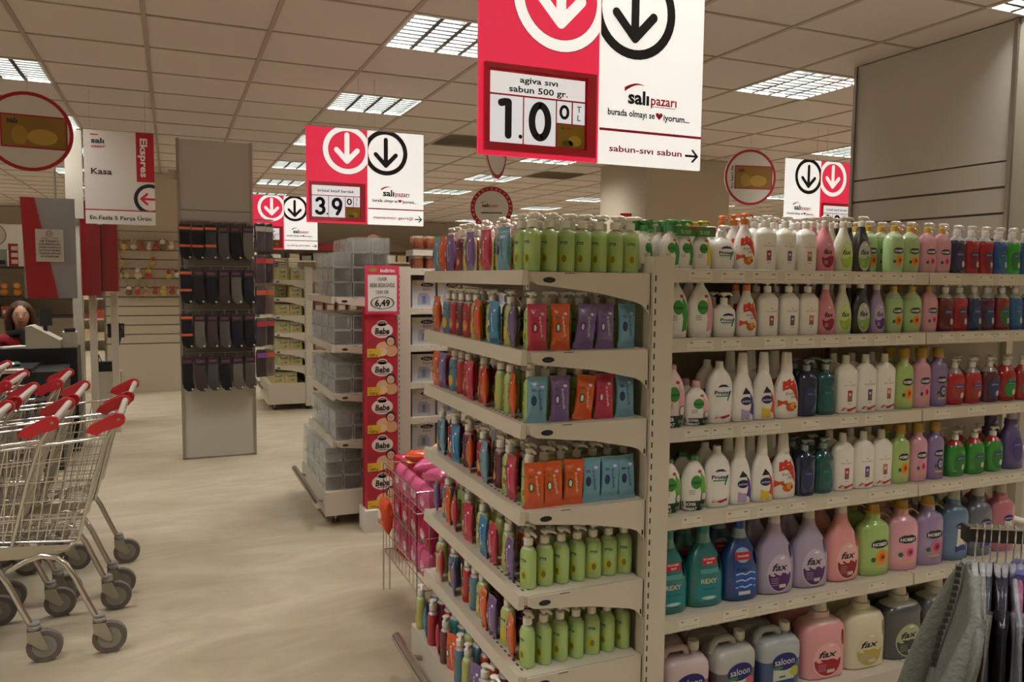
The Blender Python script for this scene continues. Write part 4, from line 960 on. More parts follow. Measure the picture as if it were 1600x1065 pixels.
def pouch(name, col, c2, w, h, d):
    b = MB(); M = mat(col, .25, coat=.4, bump=.3, scale=30); rings = []
    for zf, a, tt in ((0, 1.0, .06), (.06, 1, .5), (.25, .97, .95), (.5, .96, 1), (.75, .97, .95), (.94, 1, .5), (1, 1.0, .06)):
        rings.append([(x*a, y*tt, zf*h) for x, y, _ in se_ring(w/2, d/2, 0, 3, 16)])
    b.loft(rings, M)
    def surf(x, z, l):
        tt = interp([(0, .06), (.06*h, .5), (.25*h, .95), (.5*h, 1), (.75*h, .95), (.94*h, .5), (h, .06)], z, 1); r = min(abs(x)/(w/2*.95), .98)
        return (x, -(d/2*tt*(1-r**3)**(1/3))-l-.001, z)
    P = Print(surf=surf, step=.0004); P.ell(0, h*.55, w*.3, h*.16, c2, 1); P.rect(-w*.3, w*.3, h*.2, h*.26, c2, 1); P.ell(w*.1, h*.5, w*.12, h*.08, '#f0dce4', 2)
    return b.mesh('wrapper', 50), P.mesh('label')
pk = pouch('x', '#dd5f92', '#e9a8c4', .13, .155, .065); pk2 = pouch('x', '#b3164a', '#e0a0b8', .13, .155, .065); ok = pouch('x', '#d2491e', '#eec8a8', .12, .15, .06)
n = 0
lays = ['lowest', 'second', 'third', 'topmost']
for lz in range(3):
    for i in range(3):
        for j in range(4):
            x = bx0+.075+.136*i; y = by0+.075+.135*j; z = bb+.006+.14*lz
            me = pk2 if (lz == 1 and j < 3) or rng.random() < .2 else pk
            q = thing('sanitary_pad_pack', '%s plastic pack in the wire basket, %s layer, %s across, %s from the near end' % ('crimson' if me is pk2 else 'pink', lays[lz], ORD[i], ORD[j]), 'pack', (x, y, z), -PI/2+rng.uniform(-.05, .05), 'packs in the wire basket')
            q.scale = (.97, .98, .88)
            link('wrapper', me[0], q); link('label', me[1], q)
for n, (x, y, z, rx, rz, me, c) in enumerate(((1.02, 3.2, .655, 1.4, .3, pk, 'pink'), (1.17, 3.33, .655, 1.5, -.2, pk, 'pink'), (1.0, 3.38, .655, 1.45, 1.0, pk, 'pink'), (1.2, 3.52, .66, 1.3, .3, ok, 'orange'), (1.08, 3.54, .66, 1.4, -.5, ok, 'orange'))):
    q = thing('loose_pack', '%s plastic pack lying %s on top of the wire basket' % (c, ['at the near left', 'in the middle', 'at the left rim', 'at the far right', 'at the far left'][n]), 'pack', (x, y, z), rz, 'packs in the wire basket'); q.rotation_euler = (rx, 0, rz)
    link('wrapper', me[0], q); link('label', me[1], q)
q = thing('salmon_tube_box', 'pale salmon carton lying crosswise on top of the wire basket', 'box', (1.13, 3.46, .70), .7); q.rotation_euler = (0, -.25, .7)
b = MB(); b.box(-.09, .09, -.022, .022, -.022, .022, paper('#e0a47c')); b.build('carton', q)
P = Print(surf=lambda x, z, l: (x, -.022-l, z)); P.rect(-.07, .07, -.012, .012, '#c86a3c'); P.build('label', q)
q = thing('orange_bag', 'orange plastic bag hanging on the left outside of the wire basket', 'bag', (.885, 3.5, .33), -PI/2)
link('wrapper', ok[0], q); link('label', ok[1], q)
# ------------------------------------------------------------------ biscuit stand
t = thing('biscuit_stand', 'narrow cardboard display stand with pink discount sign, beside the glassware', 'stand', (1.12, 4.50, 0))
b = MB(); b.box(-.11, .11, -.03, .13, 0, .135, paper('#d8d4cc')); b.build('foot_carton', t)
b = MB(); b.box(-.098, .098, .075, .085, .135, 1.32, paper('#b9233a')); b.build('back_card', t)
b = MB(); b.box(-.100, .100, -.01, .0, 1.285, 1.565, paper('#d63a5c')); s_ = b.build('discount_sign', t)
P = Print(surf=lambda x, z, l: (x, -.01-l, z), step=.0008)
P.rect(-.085, .085, 1.30, 1.51, '#e2dfda'); P.text('indirim', .03, 1.537, .022, '#f2e6e8', w=.085, bold=.03); P.ell(-.055, 1.538, .024, .014, '#a8843c', 1)
P.text('ÜLKER', 0, 1.488, .020, BK, w=.055, bold=.01); P.text('BEBE BİSKÜVİSİ', 0, 1.452, .022, BK, w=.145, bold=.01); P.text('1200 GR', 0, 1.413, .018, BK, w=.075, bold=.01)
P.ring(0, 1.35, .036, .033, BK, 2, sx=1.95); P.text('6,49', 0, 1.35, .038, BK, w=.09, bold=.035); P.build('printed_price', s_)
bbx = MB(); bbx.box(-.092, .092, 0, .075, 0, .222, paper('#b52236')); bb_me = bbx.mesh('carton')
P = Print(surf=lambda x, z, l: (x, -l, z), step=.0006)
P.ell(0, .155, .064, .044, '#ecdcd8', 1); P.ell(0, .197, .03, .017, '#ecdcd8', 1); P.ell(0, .2, .022, .008, '#3a2a2c', 2); P.text('ÜLKER', 0, .2, .007, '#e8e0dc', w=.03, layer=3)
P.text('Bebe', 0, .153, .036, BK, w=.086, bold=.03, shear=.15, layer=3); P.rect(-.03, .03, .124, .128, '#8a7070', 2)
P.rect(-.088, -.01, .0, .05, '#dcb835', 2); P.text('net', -.07, .034, .010, '#5a2018', layer=4); P.text('1200 g', -.052, .014, .014, '#5a2018', w=.05, layer=4, bold=.02)
P.ell(.01, .055, .045, .035, '#e0b48c', 1.2); P.ell(.055, .035, .036, .035, '#d8a478', 1.5); P.ell(.0, .03, .03, .025, '#e8c49c', 1.8)
P.ell(.05, .095, .03, .032, '#2c2018', 2); P.ell(.05, .09, .022, .024, '#e0b49c', 3); P.ell(.042, .092, .003, .003, '#2c2018', 4); P.ell(.058, .092, .003, .003, '#2c2018', 4); P.rect(.044, .056, .078, .080, '#a84a4a', 4, n=1)
for k in range(3): P.rect(-.08, -.035, .095-.013*k, .101-.013*k, '#8f3040', 1)
bl = P.mesh('label')
for k in range(5):
    q = thing('biscuit_box', 'red baby biscuit box, %s from the top of the stack on the cardboard stand' % ORD[4-k], 'box', (1.12, 4.50, .1355+.2245*k), 0, 'red biscuit boxes on the stand')
    link('carton', bb_me, q); link('label', bl, q)
for k in range(7):
    q = thing('biscuit_box', 'red baby biscuit box lying flat in pile behind wire basket, %s from bottom' % ORD[k], 'box', (1.21, 3.95, .0753+.0753*k), .1, 'biscuit boxes lying behind the basket'); q.rotation_euler = (-PI/2, 0, .1)
    link('carton', bb_me, q); link('label', bl, q)
# ------------------------------------------------------------------ glassware on gondola 2
gw = clear('#c4c8c4', .07, .04, 'clear tumbler glass'); film = clear('#e4e4e0', .02, .10, 'shrink wrap film')
b = MB()
def gl(b, cx, cy, z0):
    rings = []
    for z, w_ in ((0, .040), (.004, .043), (.082, .048), (.082, .045), (.012, .038)):
        rings.append([(cx+x, cy+y, z0+z) for x, y, _ in se_ring(w_, w_, 0, 5, 16)])
    b.loft(rings, gw)
for cy in (-.05, .05): gl(b, 0, cy, .001)
gl_me = b.mesh('tumblers', 50)
b = MB(); b.loft([se_ring(.0515, .1015, 0, 8, 24), se_ring(.0525, .1025, .004, 8, 24), se_ring(.0525, .1025, .084, 8, 24), se_ring(.0505, .1, .088, 8, 24)], film); 
for y in (-.102, .102):
    b.tube([(x, y, z) for x, z in ((-.05, .003), (.05, .003), (.0515, .006), (.0515, .082), (.049, .085), (-.049, .085), (-.0515, .082), (-.0515, .006))], .0011, paper('#d4d4ce'), 4, close=True)
fm_me = b.mesh('wrap', 50)
b = MB(); b.box(-.05, .05, -.1, .1, -.0004, .0006, paper('#bdb9ae')); cd_me = b.mesh('tray')
for li, z in enumerate(LV2+[.215]):
    nh = {0: 4, 1: 2, 2: 2, 3: 2, 4: 3}[li]
    for i in range(3):
        x = (.93 if li < 4 else .87)+.115*i
        if x > 1.2: continue
        for j in range(4):
            if li == 0 and i == 0 and j == 3: continue
            for h_ in range(nh):
                if li == 0 and h_ == 3 and (i == 0 or j == 3): continue
                q = thing('glass_pack', 'clear tumbler pack: %s shelf, %s column, %s row deep, %s layer up' % (['top', 'second', 'third', 'fourth', 'base'][li], ['left', 'middle', 'right'][i], ORD[j], ORD[h_]), 'glassware', (x+rng.uniform(-.003, .003), 4.79+.213*j, z+.001+.0895*h_), 0, 'shrink-wrapped tumblers on the glassware display')
                link('tumblers', gl_me, q); link('wrap', fm_me, q); link('tray', cd_me, q)
# boxes to the right on gondola 2 and jars on top
b = MB(); b.box(-.075, .075, 0, .09, 0, .185, paper('#d2d4d8')); wb = b.mesh('carton')
P = Print(surf=lambda x, z, l: (x, -l, z), step=.0006); P.ell(.02, .155, .042, .014, '#2a2330', 1); P.text('Ülker', .02, .155, .014, '#e0dce0', w=.05, layer=2); P.text('Bebe', .02, .127, .018, '#a83040', w=.05, layer=1)
P.poly([(-.03, .1), (.02, .1), (.04, .07), (.04, .02), (-.04, .02), (-.04, .07)], '#a7adc0', 1); P.rect(-.07, -.045, .15, .18, '#c8c070', 1); P.rect(-.012, .012, .03, .08, '#6f7ca0', 2); wl = P.mesh('label')
for li, z in enumerate(ML2[1:]):
    for i in range(4):
        q = thing('baby_food_box', 'white baby food box, %s from the post, %s shelf of second run' % (ORD[i], ORD[li]), 'box', (1.44+.165*i, 4.72, z), 0, 'white baby food boxes on the second shelving run'); q.scale = (1, 1, .92 if li < 5 else 1)
        link('carton', wb, q); link('label', wl, q)
b = MB(); b.loft([se_ring(.028, .028, 0, 2, 14), se_ring(.034, .034, .01, 2, 14), se_ring(.034, .034, .055, 2, 14), se_ring(.028, .028, .066, 2, 14)], gel('#8f4a2c')); jb = b.mesh('jar_body', 50)
b = MB(); b.loft([se_ring(.030, .030, 0, 2, 14), se_ring(.030, .030, .014, 2, 14)], mat('#d8c8a8', .3, metal=.3)); jl = b.mesh('lid', 50)
n = 0
for lay in range(2):
    for i in range(6):
        for j in range(2):
            q = thing('baby_food_jar', 'orange baby food jar with pale lid: %s layer, %s from the left, %s' % (['lower', 'upper'][lay], ORD[i], ['front', 'back']) if False else 'orange jar with pale lid atop second shelving run, %s layer, %s from left, %s' % (['lower', 'upper'][lay], ORD[i], ['front', 'back'][j]), 'jar', (1.41+.075*i, 4.74+.075*j, 1.551+(.125 if lay else 0)), 0, 'baby food jars on top of the second run')
            link('jar_body', jb, q); link('lid', jl, q, (0, 0, .064))
q = thing('jar_tray', 'white cardboard tray carrying the upper layer of orange jars', 'tray', (1.60, 4.775, 1.632))
b = MB(); b.box(-.235, .235, -.08, .08, 0, .006, paper('#d8d2c4')); b.box(-.235, .235, -.082, -.079, 0, .035, paper('#d8d2c4')); b.box(-.238, -.235, -.08, .08, 0, .035, paper('#d8d2c4')); b.box(.235, .238, -.08, .08, 0, .035, paper('#d8d2c4')); b.build('tray_body', q)
# tissue boxes on gondola 3
b = MB(); b.box(-.066, .066, 0, .17, 0, .125, mat('#b9b57e', .5, vary=.15, scale=25)); tb_me = b.mesh('carton')
P = Print(surf=lambda x, z, l: (x, -l, z), step=.001); P.poly([(-.05, .065), (0, .078), (.05, .075), (.05, .1), (0, .105), (-.05, .09)], '#d4d2c4', 1); P.text('Komili', 0, .085, .024, '#2a3058', w=.085, bold=.03, shear=.2, rot=.08, layer=2); P.ell(.02, .035, .02, .014, '#8a9048', 1); P.ell(-.02, .03, .018, .012, '#c88a6a', 1); tl = P.mesh('label')
for li, z in enumerate(LV3+[.3]):
    for i in range(2):
        for j in range(4):
            if li == 1 and i == 0 and j == 0: continue
            dz = 0
            q = thing('tissue_box', 'yellow-green tissue box on the far end display, %s shelf, %s, %s from the near end' % (['top', 'second', 'third', 'fourth', 'fifth', 'sixth', 'base'][li], ['left', 'right'][i], ORD[j]), 'box', (1.135+.137*i-(.06 if li == 6 else 0), 9.05+.2*j, z), 0, 'tissue boxes on the far end display')
            if li == 0: q.rotation_euler = (0, 0, 0); q.scale = (.75, .9, 1.1)
            link('carton', tb_me, q); link('label', tl, q)
for li, z in enumerate(ML3):
    for i in range(4):
        c = ['#9a8a6a', '#a87a6a', '#b08a7a', '#b58a78', '#4a3a4a', '#8a2a30'][li]
        q = thing('household_pack', 'soft pack on the far shelving run, %s from the post on its %s shelf' % (ORD[i], ORD[li]), 'pack', (1.53+.13*i, 9.14, z), 0, 'packs on the far shelving run')
        b = MB(); b.loft([se_ring(.05, .055, 0, 4, 16), se_ring(.058, .06, .02, 4, 16), se_ring(.058, .06, .11, 4, 16), se_ring(.045, .05, .135, 4, 16)], mat(c, .4, coat=.3)); b.build('wrapper', q, 50)
        b = MB(); b.box(-.035, .035, -.0625, -.0595, .04, .09, paper('#d4ccb8')); b.build('label', q)
for n, (x, z, c, nm) in enumerate(((1.30, 1.602, '#c8c4bc', 'silver'), (1.18, 1.602, '#8f8a84', 'grey'), (1.06, 1.602, '#7a4a8a', 'purple'))):
    q = thing('stacked_trays', '%s stacked plastic trays on the far end display' % nm, 'trays', (x, 9.5, 1.60))
    for k in range(4):
        b = MB(); b.box(-.05, .05, -.08, .08, .028*k, .028*k+.02, plastic(c)); b.build('tray', q)
# ------------------------------------------------------------------ sock stand
t = thing('sock_stand', 'tall free-standing grey panel with four rows of hanging socks', 'display stand', (.055, 6.85, 0))
W = .575; gp = mat('#bdbab0', .65, vary=.03, scale=2, name='grey panel')
b = MB(); b.box(.02, W-.02, .01, .05, .02, 2.56, mat('#8e8a80', .6)); b.build('lower_panel', t)
b = MB(); b.box(.02, W-.02, .004, .05, .012, .80, gp); b.build('kick_panel', t)
b = MB(); b.box(.02, W-.02, .004, .05, 2.02, 2.57, gp); b.build('upper_panel', t)
b = MB(); b.box(.02, W-.02, .006, .05, 1.935, 2.01, gp); b.build('slat', t)
for x in (0, W-.02):
    b = MB(); b.box(x, x+.02, -.004, .06, 0, 2.575, steel); b.build('upright', t)
b = MB(); b.box(-.06, .0, .03, .05, 2.25, 2.33, gp); b.build('side_clip', t)
SK = ['#131318', '#191a20', '#3c3c42', '#4b4a4c', '#15151a', '#54524e', '#241f22', '#1b1d2c', '#463a36', '#66625c']
zs_ = [1.885, 1.53, 1.175, .83]
def sock_mesh(col, band):
    b = MB(); M = mat(col, .9, bump=.3, scale=120)
    pts = [(-.038, 0), (.038, 0), (.038, -.16), (.044, -.2), (.05, -.235), (.035, -.262), (.0, -.262), (-.03, -.235), (-.038, -.19)]
    rings = []
    for y, s_ in ((-.016, .9), (-.012, 1), (.006, 1), (.010, .9)):
        cx = sum(p[0] for p in pts)/9; cz = sum(p[1] for p in pts)/9
        rings.append([(cx+(p[0]-cx)*s_, y, cz+(p[1]-cz)*s_) for p in pts])
    b.loft(rings, M); me = b.mesh('sock', 60)
    q = MB(); q.box(-.041, .041, -.0185, .012, -.045, .012, paper('#26202a' if band != 'o' else '#1a1a1c'))
    if band == 'o': q.box(-.042, .042, -.0192, .0125, -.028, -.008, paper('#d86a3c')); q.box(-.042, .042, -.0192, .0125, -.165, -.145, paper('#c8603c'))
    else: q.box(-.03, .03, -.0192, -.018, -.03, -.01, paper('#6a3a44'))
    q.tube([(0, 0, .012), (0, 0, .03), (0, .008, .036)], .002, clear('#ffffff', .5), 4)
    h = q.mesh('header_card'); q = MB(); q.tube([(.033, -.0165, -.245), (.033, -.018, -.245)], .0075, paper('#d8d6d0'), 10); return me, h, q.mesh('size_sticker')
cache = {}
names = {0: 'black', 1: 'black', 2: 'dark grey', 3: 'grey', 4: 'black', 5: 'beige-grey', 6: 'dark brown', 7: 'navy', 8: 'brown', 9: 'light grey'}
rowsk = [[0, 0, 2, 3, 4, 9], [0, 6, 4, 8, 9, 1], [0, 9, 8, 5, 7, 4], [4, 8, 3, 4, 9, 5]]
for r_ in range(4):
    b = MB(); b.tube([(.02, -.005, zs_[r_]+.04), (W-.02, -.005, zs_[r_]+.04)], .006, steel, 8); b.build('hook_bar', t)
    for k in range(6):
        hx = .05+.095*k
        b = MB(); b.tube([(hx, -.008, zs_[r_]+.036), (hx, -.09, zs_[r_]+.036), (hx, -.10, zs_[r_]+.046)], .0025, steel, 5); b.build('hook', t)
        sk = rowsk[r_][k]; bd = 'o' if (k < 2 and r_ == 0) or (k == 0 and r_ < 3) or (r_ == 0 and k == 2) else 'n'
        if (sk, bd) not in cache: cache[(sk, bd)] = sock_mesh(SK[sk], bd)
        for dpt in range(2):
            q = thing('sock_pair', '%s packed socks%s, %s from left, %s row%s' % (names[sk], ' with orange bands' if bd == 'o' else '', ORD[k], ORD[r_], '' if dpt == 0 else ', behind front pair'), 'socks', (.055+hx, 6.85-.075+.035*dpt, zs_[r_]+rng.uniform(-.004, .004)), rng.uniform(-.12, .12), 'packed socks hanging on the stand')
            for nm, me in zip(('sock', 'header_card', 'size_sticker'), cache[(sk, bd)]): link(nm, me, q)
# hosiery packs hanging from the stand's right side
for r_ in range(5):
    for k in range(2):
        q = thing('hosiery_pack', 'clear plastic hosiery pack on the right side of the sock stand, %s row, %s' % (ORD[r_], ['outer', 'inner'][k]), 'hosiery', (.675+.065*k, 6.80+.05*k, 1.93-.26*r_), .3, 'hosiery packs beside the sock stand')
        b = MB(); c = rng.choice(['#5a4a44', '#3a3236', '#6a5a50', '#4a4048']); b.loft([se_ring(.045, .006, -.23, 3, 12), se_ring(.05, .011, -.2, 3, 12), se_ring(.05, .011, -.02, 3, 12), se_ring(.04, .004, 0, 3, 12)], mat(c, .15, coat=1)); b.build('packet', q, 50)
        b = MB(); b.box(-.04, .04, -.013, -.0115, -.07, -.03, paper(rng.choice(['#b83a3a', '#8a4a9a', '#c8c0b8', '#c85a3a']))); b.build('label', q)
b = MB(); b.tube([(.64, 6.88, 1.96), (.79, 6.88, 1.96)], .006, steel, 8); b.tube([(.64, 6.88, .7), (.79, 6.88, .7)], .006, steel, 8)
q = thing('hosiery_rack', 'slim steel rack carrying hosiery packs beside the sock stand', 'rack'); b.build('rack_frame', q)
# small toys on the slatwall
tc = ['#b8946c', '#a8583c', '#d8c4a0', '#8a6448', '#d8d0c0', '#b84a3c', '#d0b060', '#e0d4b8']
for r_, (z, xs_) in enumerate(((1.88, [.0, .09, .18, .29, .38, .46, .54, .62, .72, .84]), (1.68, [.04, .13, .5]), (1.53, [.02, .11, .20, .33, .45, .68, .78, .88]), (1.31, [.05, .22, .32, .41, .52, .62, .72, .82]))):
    for k, x in enumerate(xs_):
        q = thing('hanging_toy', 'small %s hanging toy, %s from the left in the %s row of the slatwall' % ('soft', ORD[k], ORD[r_]), 'toy', (-.76+.05+x, 10.95, z-.04+rng.uniform(-.01, .01)), rng.uniform(-.6, .6), 'small toys hanging on the slatwall')
        s_ = rng.uniform(.8, 1.2); q.scale = (1.5, 1.5, 1.5); c = mat(rng.choice(tc), .8)
        def ball(mb, cx, cy, cz, r, M): mb.loft([se_ring(r*math.sin(a), r*math.sin(a), cz-r*math.cos(a), 2, 10, cx, cy) for a in [.2, .7, 1.2, 1.57, 2.0, 2.5, 2.95]], M)
        b = MB(); ball(b, 0, 0, 0, .026*s_, c); b.build('body', q, 60)
        b = MB(); ball(b, 0, -.008, .036*s_, .019*s_, mat(rng.choice(tc), .8)); ball(b, -.014, -.004, .054*s_, .007, c); ball(b, .014, -.004, .054*s_, .007, c); b.build('head', q, 60)
        b = MB(); b.tube([(0, 0, .055), (0, .03, .1), (0, .045, .1)], .0015, steel, 4); b.build('hook', q)
# ------------------------------------------------------------------ checkout area
cm = mat('#1a1a1c', .4, vary=.2, scale=4)
t = thing('checkout_counter', 'long black checkout counter with chrome edge behind the shopping carts', 'counter', (0, 0, 0))
b = MB(); b.box(-3.4, -.78, 6.8, 7.35, 0, .76, cm); b.build('front_body', t)
b = MB(); b.box(-3.4, -.98, 6.84, 7.3, .76, .785, mat('#2c2b2d', .35)); b.build('belt', t)
b = MB(); b.tube([(-3.4, 6.79, .775), (-1.02, 6.79, .775)], .022, chrome, 10); b.tube([(-3.4, 6.79, .66), (-1.0, 6.79, .66)], .012, chrome, 8); b.build('chrome_edge', t, True)
b = MB(); b.box(-3.4, -.74, 7.5, 7.8, 0, .88, cm); b.build('rear_body', t)
for k in range(6):
    q = thing('wrapped_sweets', 'shiny %s packet lying along the checkout belt, %s from the right' % (['green', 'silver', 'violet'][k % 3], ORD[k]), 'packet', (-1.15-.17*k, 7.05, .787), rng.uniform(-.3, .3), 'packets on the checkout belt')
    b = MB(); b.loft([se_ring(.065, .03, 0, 3, 14), se_ring(.075, .04, .015, 3, 14), se_ring(.06, .03, .032, 3, 14)], mat(['#4a7a5a', '#a8a8a8', '#6a5a86'][k % 3], .2, coat=.6)); b.build('wrapper', q, 50)
# register
t = thing('cash_register', 'cream cash register with slanted keyboard in front of the cashier', 'cash register', (-.99, 7.65, .88), .25); t.scale = (.62, .62, .9)
b = MB(); b.prism([(-.2, 0), (.2, 0), (.2, .2), (.13, .21), (-.2, .07)], 'x', -.24, .16, mat('#c6c2ae', .45)); o = b.build('housing', t); o.rotation_euler = (0, 0, 1.35)
b = MB(); b.box(-.08, .1, -.02, .02, .2, .36, mat('#1c1c20', .4)); b.box(-.015, .035, -.01, .01, .0, .2, mat('#1c1c20', .4)); o = b.build('screen', t); o.rotation_euler = (0, 0, .5)
b = MB(); b.box(-.07, .06, -.212, -.206, .075, .09, mat('#4a4a44', .5)); o = b.build('slot', t)
t = thing('receipt_printer', 'white receipt printer on the black counter right of the cash register', 'printer', (-.80, 7.62, .88), .1)
b = MB(); b.box(-.055, .055, -.08, .08, 0, .13, mat('#bdb8aa', .45)); b.build('housing', t); b = MB(); b.box(-.04, .04, -.082, -.05, .13, .16, mat('#2a2a2c', .5)); b.build('paper_slot', t)
t = thing('paper_leaflets', 'loose white leaflets on the black counter in front of the cashier', 'papers', (-1.20, 7.62, .881), .4)
b = MB(); b.box(-.1, .1, -.07, .07, 0, .008, paper('#cfd0c4')); b.build('sheet', t); b = MB(); b.box(-.09, .09, -.06, .06, .008, .014, paper('#dcdcd2')); o = b.build('sheet', t); o.rotation_euler = (0, 0, .4)
# cashier
def skinned(name, verts, edges, radii, M, parent, sub=2):
    me = bpy.data.meshes.new(name); me.from_pydata(verts, edges, []); me.materials.append(M)
    o = bpy.data.objects.new(name, me); C.objects.link(o)
    md = o.modifiers.new('s', 'SKIN'); md.use_smooth_shade = True
    for v, r in zip(me.skin_vertices[0].data, radii): v.radius = r if isinstance(r, tuple) else (r, r)
    me.skin_vertices[0].data[0].use_root = True
    o.modifiers.new('u', 'SUBSURF').levels = sub; o.modifiers['u'].render_levels = sub
    bpy.context.view_layer.update(); dg = bpy.context.evaluated_depsgraph_get()
    m2 = bpy.data.meshes.new_from_object(o.evaluated_get(dg)); bpy.data.objects.remove(o)
    m2.polygons.foreach_set('use_smooth', [True]*len(m2.polygons))
    if not m2.materials: m2.materials.append(M)
    return link(name, m2, parent)
t = thing('person', 'seated cashier with brown hair, red jacket and black scarf behind the counter', 'person', (-1.265, 8.35, 0), .15)
redj = mat('#8f1420', .8, bump=.2, scale=40); skin = mat('#c99a80', .5)
V = [(0,0,.52),(0,0,.66),(0,0,.80),(0,-.01,.90),(0,-.01,.97),(.17,-.01,.90),(.23,-.05,.70),(.17,-.26,.66),(-.17,-.01,.90),(-.23,-.05,.70),(-.17,-.26,.66),(.1,-.2,.5),(.11,-.42,.48),(.11,-.42,.25),(-.1,-.2,.5),(-.11,-.42,.48),(-.11,-.42,.25)]
E_ = [(0,1),(1,2),(2,3),(3,4),(3,5),(5,6),(6,7),(3,8),(8,9),(9,10),(0,11),(11,12),(12,13),(0,14),(14,15),(15,16)]
R_ = [(.15,.12),(.13,.11),(.16,.11),(.12,.08),(.05,.05),.06,.05,.04,.06,.05,.04,.09,.07,.05,.09,.07,.05]
skinned('body', V, E_, R_, redj, t)
def ellipsoid(mb, c, r, M, n=16, m=10, f=None):
    rings = []
    for k in range(m+1):
        a = .02+(PI-.04)*k/m; ring = []
        for j in range(n):
            b_ = 2*PI*j/n; p = [r[0]*math.sin(a)*math.cos(b_), r[1]*math.sin(a)*math.sin(b_), -r[2]*math.cos(a)]
            if f: p = f(p)
            ring.append((c[0]+p[0], c[1]+p[1], c[2]+p[2]))
        rings.append(ring)
    mb.loft(rings, M)
def jaw(p):
    s_ = 1-.28*max(0, -p[2]/.12)**1.2; return [p[0]*s_, p[1]*(1-.1*max(0, -p[2]/.12)), p[2]]
b = MB(); ellipsoid(b, (0, -.02, 1.115), (.075, .09, .115), skin, 20, 14, jaw)
b.tube([(0, -.105, 1.125), (0, -.122, 1.098), (0, -.112, 1.09)], .01, skin, 6, rs=[.006, .012, .008])
b.tube([(0, -.0, .95), (0, -.01, 1.06)], .05, skin, 12)
for s_ in (-1, 1): ellipsoid(b, (.076*s_, .0, 1.105), (.012, .02, .03), skin, 8, 6)
hd = b.build('head', t, 60)
b = MB()
for s_ in (-1, 1):
    ellipsoid(b, (.03*s_, -.097, 1.125), (.013, .008, .007), mat('#e0d8d0', .3), 8, 6); ellipsoid(b, (.03*s_, -.104, 1.125), (.006, .003, .006), blackm, 8, 6)
    b.tube([(.016*s_, -.103, 1.142), (.045*s_, -.093, 1.143)], .003, mat('#3a2418', .8), 5)
b.build('eyes', hd, 60)
b = MB(); ellipsoid(b, (0, -.103, 1.063), (.022, .007, .007), mat('#9a4a48', .4), 10, 6); b.build('mouth', hd, 60)
hairm = mat('#4a2c1c', .6, bump=.4, scale=60)
b = MB(); ellipsoid(b, (0, .012, 1.15), (.098, .105, .10), hairm, 20, 12)
for s_ in (-1, 1): b.tube([(.055*s_, -.06, 1.2), (.088*s_, -.05, 1.15), (.098*s_, -.02, 1.07), (.095*s_, -.01, .99), (.08*s_, -.02, .95)], .03, hairm, 10, rs=[.02, .028, .034, .032, .014])
ellipsoid(b, (0, .05, 1.06), (.09, .06, .12), hairm, 16, 10); b.build('hair', t, 60)
b = MB(); b.tube([(.09*math.cos(a), .075*math.sin(a)-.01, .955+.01*math.sin(3*a)) for a in [2*PI*k/14 for k in range(14)]], .036, mat('#141416', .95, bump=.4, scale=50), 10, close=True); b.tube([(.02, -.1, .95), (.05, -.15, .85), (.06, -.17, .74)], .04, mat('#141416', .95, bump=.4, scale=50), 8); b.build('scarf', t, 60)
for s_ in (-1, 1):
    b = MB(); ellipsoid(b, (.17*s_, -.30, .66), (.035, .045, .015), skin, 10, 6)
    for k in range(4): b.tube([(.17*s_-.024+.016*k, -.335, .662), (.17*s_-.024+.016*k, -.36, .66), (.17*s_-.022+.015*k, -.38+.004*abs(k-1), .65)], .0075, skin, 6)
    b.tube([(.17*s_-.03*s_, -.30, .66), (.17*s_-.05*s_, -.325, .66), (.17*s_-.05*s_, -.345, .655)], .008, skin, 6); b.build('hand', t, 60)
t = thing('swivel_stool', 'dark swivel stool carrying the seated cashier', 'stool', (-1.265, 8.37, 0))
b = MB(); b.loft([se_ring(.19, .19, .38, 2, 20), se_ring(.2, .2, .40, 2, 20), se_ring(.18, .18, .415, 2, 20)], cm); b.build('seat', t, 50)
b = MB(); b.tube([(0, 0, .03), (0, 0, .38)], .025, steel, 10); b.build('post', t, 50)
for k in range(5): b = MB(); a = 2*PI*k/5; b.tube([(0, 0, .05), (.25*math.cos(a), .25*math.sin(a), .02)], .018, cm, 8); b.build('leg', t, 50)
# grey and red checkout screen panel with notice
t = thing('checkout_screen', 'grey partition panel with slanting red wedge above the cashier', 'panel', (-1.11, 7.5, 1.295))
b = MB(); b.box(.01, .385, 0, .03, 0, .82, mat('#a0a0a6', .5)); p = b.build('panel', t)
b = MB(); b.prism([(.03, .0), (.25, 0), (.10, .82), (.0, .82)], 'y', -.012, 0, mat('#ab1426', .4, coat=.3)); b.build('red_wedge', t)
b = MB(); b.tube([(.25, .015, .82), (.25, .015, CEIL-1.297)], .008, steel, 8); b.build('hanger_rod', t)
b = MB(); b.box(.10, .30, -.016, -.0125, .30, .565, paper('#d6d3cc')); o = b.build('notice_sheet', t)
P = Print(surf=lambda x, z, l: (x, -.0165-l, z), step=.001); P.ring(.20, .53, .024, .020, '#55303a'); P.text('18', .20, .53, .022, '#55303a'); P.text('YASAL UYARI', .20, .492, .012, '#a8303c', w=.12, bold=.01)
for k, s_ in enumerate(['18 YAŞINI', 'DOLDURMAYANLARA', 'SİGARA VE ALKOLLÜ', 'İÇKİ SATIŞI YAPILMAZ', 'YASAKTIR. KANUNA', 'AYKIRIDIR']): P.text(s_, .20, .468-.025*k, .014, '#2a2628', w=.06+.008*min(len(s_), 12), bold=.02)
P.build('printed_text', o)
t = thing('red_checkout_canopy', 'dark red glossy box on posts below the Kasa board', 'canopy', (-.76, 8.2, 0))
rg = mat('#7f0f1a', .2, coat=.8)
b = MB(); b.box(0, .17, -.02, .3, 1.30, 2.16, rg); b.build('left_box', t); b = MB(); b.box(.175, .31, .0, .3, 1.34, 2.16, rg); b.build('right_box', t)
